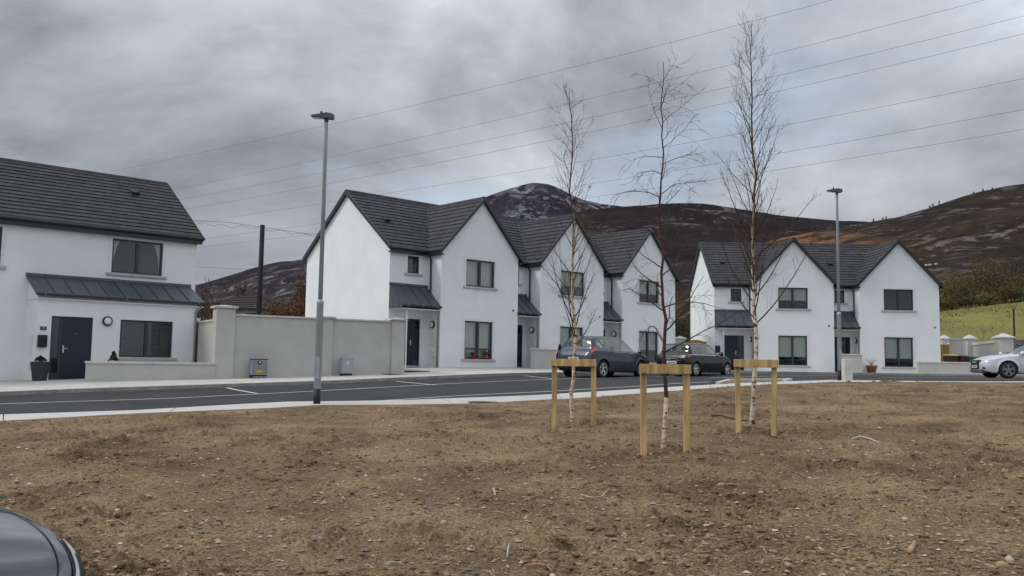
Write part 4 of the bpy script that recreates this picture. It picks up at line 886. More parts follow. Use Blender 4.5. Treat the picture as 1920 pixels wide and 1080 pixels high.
# --- grey crossover
suv_st = [(0.02, .70, .48, .80, .84, .86, .60), (.10, .84, .34, .92, .98, 1.0, .68), (.20, .885, .27, 1.01, 1.10, 1.12, .70), (.34, .89, .25, 1.04, 1.36, 1.42, .64), (.62, .89, .24, 1.04, 1.50, 1.57, .62), (1.3, .89, .22, 1.01, 1.54, 1.61, .62), (2.1, .89, .22, .98, 1.53, 1.60, .61), (2.55, .89, .22, .965, 1.43, 1.50, .61), (3.05, .89, .22, .96, 1.13, 1.19, .66), (3.36, .885, .22, .955, .98, 1.05, .73), (3.75, .87, .22, .90, .935, 1.0, .72), (4.05, .83, .23, .80, .86, .90, .68), (4.24, .74, .28, .64, .70, .74, .60), (4.32, .55, .36, .52, .56, .58, .42)]
suv = dict(lip=M_trim, w=1.78, wr=.345, wheels=(.80, 3.44), floor=(.5, 3.1), seats=(1.35, 2.3), mirror=(8.35, 5.15), mirror_mat=M_suv,
    glass=[(3.75, 4.75, 5.25, 5.85), (4.85, 6.15, 5.12, 5.86), (6.25, 8.6, 5.12, 5.84), (2.25, 3.6, 6.25, 8.01), (6.95, 8.85, 6.18, 8.01)],
    panes=[('side_window', 3.70, 4.80, 5.2, 5.9, 0), ('side_window', 4.8, 6.2, 5.07, 5.9, 0), ('side_window', 6.2, 8.65, 5.07, 5.88, 0), ('rear_window', 2.2, 3.65, 6.2, 8, 0), ('windscreen', 6.9, 8.9, 6.13, 8, 0)],
    patches=[('tail_lamp', M_red, 1.3, 3.1, 4.35, 5.35, .012, 0), ('lower_cladding', M_trim, .6, 12.4, 1.05, 2.25, .006, 0), ('headlamp', M_lampglass, 11.0, 12.3, 4.3, 5.6, .006, 0), ('rear_skirt', M_trim, .02, .8, 1.0, 2.6, .008, 0)],
    seams=[(4.82, 2.2, 5.0), (6.2, 2.2, 5.0), (8.3, 2.2, 5.0)], handles=[(5.1, 4.25), (6.6, 4.2)], boxes=plate(.012, 0, .74, -1)+[('boot_grip', M_trim, (-.005, .08, -.22, .22, .825, .845)), ('roof_rail', M_black, (.8, 2.2, .56, .59, 1.555, 1.585)), ('roof_rail', M_black, (.8, 2.2, -.59, -.56, 1.555, 1.585))], aerial=4.1)
def car_pose(rear_px, front_px, spec, side=-1):
    a = G(*rear_px, -.1); b = G(*front_px, -.1); d = b-a; rz = math.atan2(d[1], d[0]); f = np.array([math.cos(rz), math.sin(rz)]); l = np.array([-f[1], f[0]])
    o = a-f*spec['wheels'][0]-l*side*(spec['w']/2-.1); return o, rz
BLd = G(1040, 711, -.1)-G(600, 733, -.1); ROADRZ = math.atan2(BLd[1], BLd[0])+.10
def place(spec, px, rz, side, wheel=0):
    a = G(*px, -.1); f = np.array([math.cos(rz), math.sin(rz)]); l = np.array([-f[1], f[0]]); return a-f*spec['wheels'][wheel]-l*side*(spec['w']/2-.1)
suv_st = [(x_, w_, b_, l_+(.05 if 1 < i_ < 10 else 0), e_+(.05 if 2 < i_ < 8 else .02), t_+(.05 if 2 < i_ < 8 else .02), r_) for i_, (x_, w_, b_, l_, e_, t_, r_) in enumerate(suv_st)]
q = place(suv, (1128, 708.5), ROADRZ, -1); make_car('crossover_car', 'dark grey crossover car parked before the middle terraced house', suv_st, suv, (q[0], q[1], float(zg(*q))-.10), ROADRZ, M_suv)
# --- small black hatchback
mini_st = [(0.02, .70, .42, .72, .76, .78, .60), (.08, .80, .28, .84, .88, .90, .66), (.18, .825, .22, .90, .94, .96, .68), (.26, .83, .20, .915, 1.02, 1.04, .66), (.42, .835, .19, .92, 1.31, 1.35, .62), (.75, .84, .18, .92, 1.355, 1.40, .61), (1.4, .84, .17, .915, 1.37, 1.415, .60), (1.95, .84, .17, .91, 1.33, 1.38, .60), (2.30, .84, .17, .905, 1.12, 1.17, .62), (2.52, .835, .17, .90, .93, .985, .68), (2.95, .83, .18, .87, .905, .96, .68), (3.32, .80, .20, .78, .82, .86, .62), (3.54, .70, .26, .64, .68, .70, .52), (3.63, .52, .36, .54, .57, .58, .40)]
mini = dict(lip=M_trim, w=1.68, wr=.30, wheels=(.60, 3.06), floor=(.4, 2.5), seats=(1.0, 1.75), mirror=(8.3, 5.15), mirror_mat=M_mini,
    glass=[(3.95, 5.6, 5.12, 5.82), (5.72, 8.55, 5.1, 5.82), (3.15, 4.15, 6.2, 8.01), (7.1, 8.85, 6.18, 8.01)],
    panes=[('side_window', 3.9, 5.65, 5.07, 5.87, 0), ('side_window', 5.67, 8.6, 5.05, 5.87, 0), ('rear_window', 3.1, 4.2, 6.15, 8, 0), ('windscreen', 7.05, 8.9, 6.13, 8, 0)],
    patches=[('tail_lamp', M_red, .9, 2.3, 3.8, 5.0, .012, 0), ('wheel_trim', M_trim, .6, 12.3, 1.05, 2.1, .006, 0), ('headlamp', M_lampglass, 11.0, 12.2, 4.5, 5.6, .006, 0), ('belt_trim', M_chrome, 2.6, 9.4, 4.86, 4.95, .005, 0)],
    seams=[(5.66, 2.1, 4.8), (8.4, 2.1, 4.8)], handles=[(5.95, 4.4)], boxes=plate(.012, 0, .58, -1)+[('boot_handle', M_chrome, (-.005, .06, -.28, .28, .70, .745))], spokes=5)
M_cap = mat('seat_dummy', (.05, .05, .05), .9)
q = place(mini, (1302, 705.5), ROADRZ-.05, -1); make_car('hatchback_car', 'small black hatchback parked behind the grey crossover near the arched gate', mini_st, mini, (q[0], q[1], float(zg(*q))-.10), ROADRZ-.05, M_mini)
# --- silver saloon facing the other way
aud_st = [(0.03, .66, .50, .78, .82, .86, .58), (.12, .82, .34, .93, .96, 1.0, .68), (.35, .89, .25, .97, .99, 1.04, .70), (.75, .905, .21, .975, 1.02, 1.07, .68), (1.25, .912, .19, .97, 1.29, 1.34, .60), (1.75, .912, .18, .96, 1.375, 1.43, .58), (2.3, .912, .18, .94, 1.375, 1.43, .58), (2.7, .912, .18, .93, 1.27, 1.33, .60), (3.2, .91, .18, .915, 1.03, 1.08, .66), (3.5, .905, .18, .90, .925, .985, .74), (3.95, .895, .19, .85, .885, .935, .74), (4.35, .86, .20, .76, .80, .83, .70), (4.60, .76, .24, .64, .68, .70, .60), (4.69, .62, .32, .56, .59, .60, .48)]
aud = dict(res=14, w=1.83, wr=.33, wheels=(1.0, 3.80), floor=(.9, 3.2), seats=(1.5, 2.4), mirror=(8.3, 5.15), mirror_mat=M_silver,
    glass=[(3.6, 5.0, 5.14, 5.84), (5.1, 6.2, 5.12, 5.86), (6.3, 8.55, 5.12, 5.84), (3.2, 4.7, 6.2, 8.01), (6.75, 8.85, 6.18, 8.01)],
    panes=[('side_window', 3.55, 5.05, 5.07, 5.9, 0), ('side_window', 5.05, 6.25, 5.07, 5.9, 0), ('side_window', 6.25, 8.6, 5.07, 5.9, 0), ('rear_window', 3.15, 4.75, 6.15, 8, 0), ('windscreen', 6.7, 8.9, 6.13, 8, 0)],
    patches=[('headlamp', M_lampglass, 10.95, 12.25, 4.35, 5.5, .008, 0), ('tail_lamp', M_red, .5, 2.0, 4.2, 5.3, .008, 0), ('bumper_vent', M_black, 12.0, 12.75, 1.9, 2.8, .006, 0), ('lower_lip', M_trim, 11.2, 12.9, 1.0, 1.55, .006, 0)],
    seams=[(5.05, 2.1, 5.0), (6.25, 2.1, 5.0), (8.6, 2.1, 5.0)], hseams=[(9.3, 12.2, 6.0)], handles=[(5.3, 4.3), (6.6, 4.3)],
    boxes=[('grille', M_black, (4.60, 4.715, -.40, .40, .34, .70)), ('grille_rim', M_chrome, (4.60, 4.708, -.43, .43, .70, .72)), ('number_plate', M_plate, (4.70, 4.728, -.26, .26, .40, .50)), ('plate_marks', M_black, (4.70, 4.7295, -.2, .2, .43, .47))]
    + [('grille_bar', M_dalloy, (4.66, 4.722, -.38, .38, z-.006, z+.006)) for z in (.54, .59, .64)] + [('badge_ring', M_chrome, (4.70, 4.732, y-.05, y+.04, .60, .66)) for y in (-.12, -.04, .04, .12)], rim_mat=M_dalloy, spokes=5, spokew=True)
rz = math.pi-.12; q = place(aud, (1890, 709.8), rz, 1, 1); make_car('saloon_car', 'silver saloon car parked facing the semi detached house low wall', aud_st, aud, (q[0], q[1], float(zg(*q))-.10), rz, M_silver)
# --- dark car whose front wing shows at the edge of the soil
drk_st = [(0.03, .66, .50, .80, .84, .88, .58), (.12, .82, .34, .95, .98, 1.02, .68), (.35, .88, .25, .99, 1.03, 1.08, .70), (.75, .895, .21, .99, 1.22, 1.27, .64), (1.25, .90, .19, .98, 1.40, 1.45, .60), (1.75, .90, .18, .97, 1.44, 1.49, .59), (2.2, .90, .18, .96, 1.43, 1.48, .59), (2.6, .90, .18, .95, 1.32, 1.38, .61), (3.05, .90, .18, .935, 1.06, 1.12, .68), (3.35, .895, .18, .92, .945, 1.01, .76), (3.8, .885, .19, .885, .915, .975, .76), (4.15, .85, .20, .82, .855, .90, .72), (4.36, .77, .23, .72, .755, .79, .64), (4.46, .62, .30, .60, .63, .65, .50)]
drk = dict(aud, res=16, w=1.80, wheels=(.9, 3.62), boxes=[('grille', M_black, (4.36, 4.475, -.36, .36, .42, .66)), ('number_plate', M_plate, (4.45, 4.49, -.26, .26, .34, .44))], mirror_mat=M_dark, handles=[(5.3, 4.3), (6.6, 4.3)],
    patches=[('headlamp', M_lampglass, 11.15, 12.35, 4.25, 5.35, .004, 0), ('headlamp_bezel', M_black, 11.10, 12.40, 5.35, 5.45, .006, 0), ('headlamp_core', M_black, 11.5, 12.2, 4.45, 5.1, .006, 0), ('tail_lamp', M_red, .5, 2.0, 4.2, 5.3, .008, 0), ('lower_lip', M_trim, 11.2, 12.9, 1.0, 1.55, .006, 0)],
    seams=[(5.05, 2.1, 5.0), (6.25, 2.1, 5.0), (8.6, 2.1, 5.0), (11.05, 2.2, 5.4)], hseams=[(9.3, 12.6, 6.0)])
rz = -.44; f = np.array([math.cos(rz), math.sin(rz)]); l = np.array([-f[1], f[0]]); q = np.array([-1.51, 3.26])-f*4.30-l*.80
make_car('dark_car', 'dark metallic car, only its rounded front wing and bonnet showing beside the bare soil', drk_st, drk, (q[0], q[1], .03), rz, M_dark)
# ------------------------------------------------------------------ young trees and their stakes
M_birch = mat('birch_bark', (.56, .46, .36), .8)
def birch_nodes():
    nt = M_birch.node_tree; N = nt.nodes; L = nt.links; tc = N.new('ShaderNodeTexCoord'); mp = N.new('ShaderNodeMapping'); mp.inputs['Scale'].default_value = (3, 3, 9); L.new(tc.outputs['Object'], mp.inputs[0])
    n = N.new('ShaderNodeTexNoise'); n.inputs['Scale'].default_value = 2.2; n.inputs['Detail'].default_value = 4; L.new(mp.outputs[0], n.inputs['Vector'])
    r = N.new('ShaderNodeValToRGB'); L.new(n.outputs['Fac'], r.inputs[0]); e = r.color_ramp.elements; e.new(.5)
    for k, (p, c) in enumerate(((.36, (.05, .035, .03)), (.42, (.42, .32, .24)), (.62, (.66, .57, .47)))): e[k].position = p; e[k].color = (*c, 1)
    sp = N.new('ShaderNodeSeparateXYZ'); L.new(tc.outputs['Object'], sp.inputs[0]); mr = N.new('ShaderNodeMapRange'); mr.inputs[1].default_value = 1.9; mr.inputs[2].default_value = 3.6; L.new(sp.outputs[2], mr.inputs[0])
    mx = N.new('ShaderNodeMixRGB'); L.new(mr.outputs[0], mx.inputs[0]); L.new(r.outputs[0], mx.inputs[1]); mx.inputs[2].default_value = (.11, .07, .05, 1)   # young bark higher up is brown
    L.new(mx.outputs[0], N['Principled BSDF'].inputs['Base Color'])
birch_nodes()
M_redbark = mat('red_brown_bark', (.075, .034, .025), .75, .5, 9, stretch=(3, 3, 1)); M_palebark = mat('peeling_bark', (.42, .29, .22), .8, .35, 8)
M_twig = mat('dark_twig', (.045, .028, .022), .85, .3, 9); M_twig2 = mat('tan_twig', (.10, .062, .04), .85, .3, 9)
def bent(p0, d, L, n, R, curl=(0, 0, 0), wob=.12):
    pts = [Vector(p0)]; d = Vector(d).normalized()
    for i in range(n):
        d = (d+Vector(curl)/n+Vector((R.gauss(0, wob), R.gauss(0, wob), R.gauss(0, wob)))/n**.5).normalized(); pts.append(pts[-1]+d*L/n)
    return pts
def young_tree(name, label, base, height, seed, style, dia, group):
    R = random.Random(seed); o = thing(name, label, 'tree', tuple(base), 0, group); br = MB(); tw = MB(); n = 26
    wob = .02; pts = [Vector((0, 0, -.15))]; x = y = 0
    for i in range(n):
        x += R.gauss(0, wob); y += R.gauss(0, wob); x *= .93; y *= .93; pts.append(Vector((x, y, -.15+(height+.15)*(i+1)/n)))
    rad = [dia/2*(1-.93*(i/n)**.85)+.002 for i in range(n+1)]; rad[0] *= 1.35
    cut = 11 if style != 'sparse' else 5
    tr = MB().tube(pts, rad, 10); tr.build('trunk', M_birch if style != 'sparse' else M_redbark, o, True)
    if style == 'sparse': MB().tube([p*1.0 for p in pts[:cut]], [r+.002 for r in rad[:cut]], 10).build('pale_lower_bark', M_birch, o, True)
    # dark lenticel bands and branch scars
    for i in range(16):
        u = R.uniform(.02, .5); k = min(n-1, int(u*n)); c = pts[k].lerp(pts[k+1], u*n-k); r = rad[k]
        a = R.random()*6.28; d = Vector((math.cos(a), math.sin(a), 0)); MB().add([c+d*r*1.03+Vector((-d.y, d.x, 0))*s*r*.5+Vector((0, 0, t)) for s, t in ((-1, 0), (0, -.022), (1, 0), (0, .018))]+[c+d*r*.8], [(0, 1, 2, 3), (0, 3, 4), (3, 2, 4), (2, 1, 4), (1, 0, 4)]).build('bark_scar', M_twig, o)
    nb = {'dense': 62, 'narrow': 44, 'sparse': 32}[style]; lo = {'dense': .26, 'narrow': .24, 'sparse': .26}[style]
    for i in range(nb):
        u = lo+(.97-lo)*(i+R.random()*.8)/nb; k = min(n-1, int(u*n)); p = pts[k].lerp(pts[k+1], u*n-k); a = i*2.4+R.gauss(0, .4); v = (1-u)/(1-lo)
        if style == 'sparse':
            L = (.28+.85*v**.7)*R.uniform(.55, 1.15); el = R.uniform(.15, .75) if u < .8 else .9; cu = (0, 0, R.choice([-.5, .2, .7])); wb = .28
        elif style == 'narrow':
            L = (.25+1.0*v**.8)*R.uniform(.6, 1.15); el = R.uniform(.75, 1.1); cu = (0, 0, .5); wb = .12
        else:
            L = (.3+1.15*v**.75)*R.uniform(.6, 1.15); el = R.uniform(.65, 1.05); cu = (0, 0, .55); wb = .12
        d = Vector((math.cos(a)*math.cos(el), math.sin(a)*math.cos(el), math.sin(el))); m_ = 9; q = bent(p, d, L, m_, R, cu, wb); r0_ = max(.0035, min(rad[k]*.5, .004+.0105*v)) * (1.0 if style == 'sparse' else .82)
        br.tube(q, [r0_*(1-.75*j/m_) for j in range(m_+1)], 5, False)
        nt_ = int((8 if style != 'sparse' else 7)*L+2)
        for j in range(nt_):
            w = R.uniform(.15, .98); kk = min(m_-1, int(w*m_)); c = q[kk].lerp(q[kk+1], w*m_-kk); ax = (q[kk+1]-q[kk]).normalized()
            sd = Vector((R.gauss(0, 1), R.gauss(0, 1), R.gauss(0, 1))); sd = (sd-ax*sd.dot(ax)).normalized(); dd = (ax*R.uniform(.7, 1.3)+sd*.75); l_ = R.uniform(.14, .42)*(1.1-.5*w)
            cu2 = (0, 0, .45) if style != 'sparse' else (0, 0, R.choice([-1.5, -.8, .3])); t_ = bent(c, dd, l_*(1.25 if style == 'sparse' else 1.15), 4, R, cu2, .18)
            tw.tube(t_, [.0024, .0021, .0018, .0015, .0012], 3, False)
            for g in range(R.randint(0, 2)):
                e = t_[R.randint(1, 3)]; t2 = bent(e, dd+Vector((R.gauss(0, .7), R.gauss(0, .7), R.gauss(0, .5))), l_*.5, 3, R, cu2, .2); tw.tube(t2, [.0023, .002, .0018, .0014], 3, False)
    b = br.build('branches', M_twig if style != 'sparse' else M_redbark, o, True); tw.build('twigs', M_twig2 if style != 'sparse' else M_twig, b, kind='stuff')
    return o
def stake_frame(label, pl, pr, h, group):
    A, B = SG(*pl), SG(*pr); L, rz = seg(A, B); o = thing('tree_stake_frame', label, 'tree stake', tuple(A), rz, group); dz = B.z-A.z; R = random.Random(int(pl[0])); s = .039
    for x, z in ((0, 0), (L, dz)):
        lx = R.uniform(-.02, .02); H = h; q = s*R.uniform(.95, 1.05)
        MB().hexa([(x-q+lx*-1, -q, z-.3), (x+q-lx, -q, z-.3), (x+q-lx, q, z-.3), (x-q-lx, q, z-.3), (x-q, -q, H), (x+q, -q, H), (x+q, q, H), (x-q, q, H)]).build('stake', M_timber, o, bevel=.014)
    MB().box(-s-.012, L+s+.012, -s-.048, -s-.002, h-.112, h+.003).build('crossbar', M_timber, o, bevel=.005)
    for x in (0, L):
        for z in (-.04, -.10): MB().lathe([(.006, 0), (.006, -.004)], (x+.01, -s-.048, h+z), 'y', 8).build('nail_head', M_iron, o)
    MB().tube([(L/2+.05*math.cos(a), .06+.07*math.sin(a), h-.1) for a in np.linspace(0, 6.28, 14)], .008, 6).build('tree_tie', M_black, o)
SF = 'three timber stake frames'; TG = 'three young trees on the soil'
stake_frame('timber stake frame around the slim pale birch opposite the grey crossover', (1038, 803), (1112, 797), 1.09, SF)
stake_frame('timber stake frame around the reddish brown crooked sapling', (1206, 852), (1287, 853), 1.09, SF)
stake_frame('timber stake frame around the tall bushy birch near the pavement corner', (1383, 810), (1453, 809), 1.05, SF)
young_tree('birch_tree', 'slim pale birch with fine narrow bare crown before the grey crossover', SG(1073, 790), 5.55, 3, 'narrow', .068, TG)
young_tree('bare_sapling', 'reddish brown sapling with sparse crooked bare branches', SG(1244, 843), 5.06, 8, 'sparse', .062, TG)
young_tree('birch_tree', 'tallest pale birch with bushy bare crown before the semi detached houses', SG(1412, 799), 6.42, 5, 'dense', .078, TG)
# ------------------------------------------------------------------ stones, straw and twigs on the soil
def scatter(n, ymin=4.5, ymax=26, pw=1.6, seed=1):
    r = np.random.default_rng(seed); y = ymin*(ymax/ymin)**(r.random(n)**pw); x = (r.random(n)*1.36-.68)*y; yf_ = soil_far(x/y); k = y < yf_-.25; x, y = x[k], y[k]
    return x, y, soil_h(x, y, soil_far(x/y)), r
def pebbles():
    x, y, z, r = scatter(36000, seed=2); n = len(x); sz = .005+.022*r.random(n)**4; base = np.array([[1, 0, 0], [.3, .9, 0], [-.8, .6, 0], [-.9, -.5, 0], [.1, -1, 0], [.8, -.6, 0], [.1, .1, .8], [0, 0, -.6]])
    F = np.array([(i, (i+1) % 6, 6) for i in range(6)]+[((i+1) % 6, i, 7) for i in range(6)]); a = r.random(n)*6.28; st = .6+.8*r.random((n, 3)); V = base[None]*st[:, None]*(.8+.4*r.random((n, 8, 1))); c_, s_ = np.cos(a)[:, None], np.sin(a)[:, None]
    V = np.stack([V[..., 0]*c_-V[..., 1]*s_, V[..., 0]*s_+V[..., 1]*c_, V[..., 2]*.7], -1)*sz[:, None, None]+np.stack([x, y, z+sz*.2], -1)[:, None]
    me = bpy.data.meshes.new('gravel'); f = (F[None]+(np.arange(n)*8)[:, None, None]).reshape(-1, 3); me.from_pydata(V.reshape(-1, 3).tolist(), [], f.tolist())
    pal = np.array([(.30, .22, .14), (.22, .17, .12), (.38, .31, .22), (.16, .13, .11), (.28, .19, .14), (.22, .215, .20), (.52, .47, .40), (.13, .10, .08)]); w = np.array([.26, .24, .14, .15, .11, .02, .02, .06])
    ci = pal[r.choice(8, n, p=w)]*(.8+.4*r.random((n, 1))); at_ = me.color_attributes.new('tint', 'FLOAT_COLOR', 'POINT'); at_.data.foreach_set('color', np.c_[np.repeat(ci, 8, 0), np.ones(8*n)].ravel().astype(np.float32))
    me.materials.append(attr_mat('gravel_stone', .9, .3, 80)); o = link('gravel', me, None, 'stuff'); o['label'] = 'small pebbles and grit scattered over the bare soil'; o['category'] = 'gravel'
pebbles()
def clods():
    x, y, z, r = scatter(15000, seed=31, pw=1.5); k = fbm(x*1.1+4, y*1.1, 3, 77) > .40+.2*r.random(len(x)); x, y, z = x[k], y[k], z[k]; n = len(x); sz = .010+.030*r.random(n)**2.2
    bm = bmesh.new(); bmesh.ops.create_icosphere(bm, subdivisions=1, radius=1.); base = np.array([tuple(v.co) for v in bm.verts]); F = np.array([[v.index for v in f.verts] for f in bm.faces]); bm.free(); m_ = len(base)
    V = base[None]*(.6+.8*r.random((n, 1, 3)))*(.72+.56*r.random((n, m_, 1))); V[..., 2] *= .65; V = V*sz[:, None, None]+np.stack([x, y, z+sz*.12], -1)[:, None]
    me = bpy.data.meshes.new('soil_clods'); me.from_pydata(V.reshape(-1, 3).tolist(), [], (F[None]+(np.arange(n)*m_)[:, None, None]).reshape(-1, 3).tolist()); me.materials.append(M_soil); o = link('soil_clods', me, None, 'stuff'); o['label'] = 'crumbly clods of earth strewn over the bare soil'; o['category'] = 'soil clods'
clods()
def straw():
    x, y, z, r = scatter(15000, seed=5, pw=1.4); n = len(x); L = .012+.045*r.random(n)**2; w = .0016+.0022*r.random(n); a = r.random(n)*6.28; d = np.stack([np.cos(a), np.sin(a), r.normal(0, .22, n)], 1); p = np.stack([-np.sin(a), np.cos(a), 0*a], 1); c = np.stack([x, y, z+.006], 1)
    h = np.array([0, 0, 1.]); V = np.stack([c-d*L[:, None]-p*w[:, None], c-d*L[:, None]+p*w[:, None], c+d*L[:, None]+p*w[:, None], c+d*L[:, None]-p*w[:, None], c-d*L[:, None]+h*w[:, None]*1.4, c+d*L[:, None]+h*w[:, None]*1.4], 1)
    F = np.array([(0, 1, 4, 4), (1, 2, 5, 4), (3, 0, 4, 5), (2, 3, 5, 5)]); fs = []
    for i in range(n): k = 6*i; fs += [(k, k+1, k+4), (k+1, k+2, k+5, k+4), (k+3, k, k+4, k+5), (k+2, k+3, k+5)]
    me = bpy.data.meshes.new('straw'); me.from_pydata(V.reshape(-1, 3).tolist(), [], fs); pal = np.array([(.32, .24, .13), (.22, .15, .08), (.13, .085, .05), (.42, .35, .24)]); ci = pal[r.choice(4, n, p=(.35, .35, .2, .1))]
    at_ = me.color_attributes.new('tint', 'FLOAT_COLOR', 'POINT'); at_.data.foreach_set('color', np.c_[np.repeat(ci, 6, 0), np.ones(6*n)].ravel().astype(np.float32)); me.materials.append(attr_mat('dry_straw', .9)); o = link('plant_litter', me, None, 'stuff'); o['label'] = 'dry root fibres and straw bits lying over the bare soil'; o['category'] = 'plant litter'
straw()
STC = [('tan', (.40, .29, .17)), ('grey', (.25, .245, .235)), ('pinkish', (.36, .23, .17)), ('pale', (.52, .47, .38)), ('brown', (.17, .12, .085))]
for nm, c in STC: mat('stone_'+nm, c, .85, .25, 14, bump=.4, bscale=40)
def rock(R, s):
    bm = bmesh.new(); bmesh.ops.create_icosphere(bm, subdivisions=2, radius=1.); sx, sy, sz = R.uniform(.8, 1.3), R.uniform(.6, 1.), R.uniform(.45, .75); o = R.random()*50
    for v in bm.verts:
        c = v.co.copy(); k = 1+.22*math.sin(c.x*2.3+o)*math.cos(c.y*2.7-o)+.12*math.sin(c.z*4+c.x*3+o); v.co = Vector((c.x*sx*k, c.y*sy*k, c.z*sz*k))*s
    me = bpy.data.meshes.new('stone'); bm.to_mesh(me); bm.free(); me.polygons.foreach_set('use_smooth', [True]*len(me.polygons)); return me
R_ = random.Random(12); ROCKS = [rock(R_, 1.) for _ in range(6)]
spots = [(832, 986, .055, 0), (1112, 980, .05, 2), (1352, 911, .07, 0), (1228, 691+240, .05, 1), (1713, 1030, .0, 0), (1893, 972+80, .06, 3), (1880, 1063, .07, 0), (1478, 1066, .06, 0), (1450, 1037, .05, 2), (1367, 941, .05, 0), (1396, 927, .035, 3), (1885, 886, .07, 2), (1565, 875, .05, 2), (1713, 828, .06, 0), (1697, 973, .045, 3), (1640, 1060, .045, 0), (1308, 785, .05, 2), (1018, 890, .03, 0), (1153, 925, .045, 2), (600, 1028, .035, 3), (727, 1060, .04, 1), (815, 1058, .045, 0), (25, 944, .055, 0), (185, 950, .03, 3), (1030, 946, .03, 1), (945, 942, .03, 4), (1760, 880, .05, 4), (1430, 855, .06, 0), (1265, 1020, .04, 4), (160, 975, .05, 2), (420, 960, .035, 1), (1045, 857, .04, 3), (1180, 840, .04, 0), (520, 900, .04, 4), (300, 1010, .04, 0), (1590, 960, .04, 1), (1510, 985, .035, 0), (1566, 960, .035, 2), (1802, 990, .04, 1), (1220, 860, .035, 3)]
for i, (px, py, s, c) in enumerate(spots):
    if not s: continue
    p = SG(px, min(py, 1075)); s *= .62; o = bpy.data.objects.new('stone', ROCKS[i % 6].copy()); COL.objects.link(o); o.data.materials.append(MATS['stone_'+STC[c][0]]); o.location = (p.x, p.y, p.z+s*.22); o.scale = (s, s, s); o.rotation_euler = (R_.uniform(-.3, .3), R_.uniform(-.3, .3), R_.random()*6.28)
    big = 'large' if s > .034 else 'middling' if s > .026 else 'small'; tag(o, '%s loose %s stone lying on the bare brown soil' % (big, STC[c][0]), 'stone', '%s loose %s stones on the soil' % (big, STC[c][0]))
def stick(label, pxs, r, m, grp=None, lift=.012):
    P = [SG(*p) for p in pxs]; base = P[0].copy(); o = MB().tube([p-base+Vector((0, 0, lift+(.02 if 0 < i < len(P)-1 else 0))) for i, p in enumerate(P)], [r*(1-.4*i/(len(P)-1)) for i in range(len(P))], 6).build('twig', m, None, True); o.location = base; tag(o, label, 'twig', grp)
M_pale = mat('bleached_twig', (.46, .41, .34), .85, .2, 30); M_peg = mat('wood_offcut', (.42, .27, .17), .85, .3, 20)
stick('bleached curved twig on the soil before the slim birch', [(1090, 932), (1110, 940), (1128, 936), (1142, 920)], .008, M_pale)
stick('white arched strip lying on soil beyond the bushy birch frame', [(1597, 824), (1612, 822), (1630, 826), (1648, 832)], .008, mat('white_strip', (.68, .68, .66), .7))
stick('thin upright looking pale root by the soil front', [(951, 1046), (953, 1034), (955, 1021)], .007, M_pale)
stick('short pale wood splinter near the middle of the bare soil', [(925, 920), (929, 930)], .012, M_pale)
stick('stubby pinkish wood offcut lying on the soil', [(1706, 1040), (1716, 1021)], .022, M_peg, None, .02)
stick('dark fallen branch with pale end beside the bushy birch', [(1333, 780), (1352, 783), (1380, 790), (1406, 791)], .014, M_twig)
stick('bleached twig lying on soil near the dark car', [(200, 985), (222, 980), (240, 984)], .007, M_pale)
stick('long thin tan root curled on the soil front', [(985, 1055), (1005, 1062), (1025, 1066), (1035, 1075)], .006, M_peg)
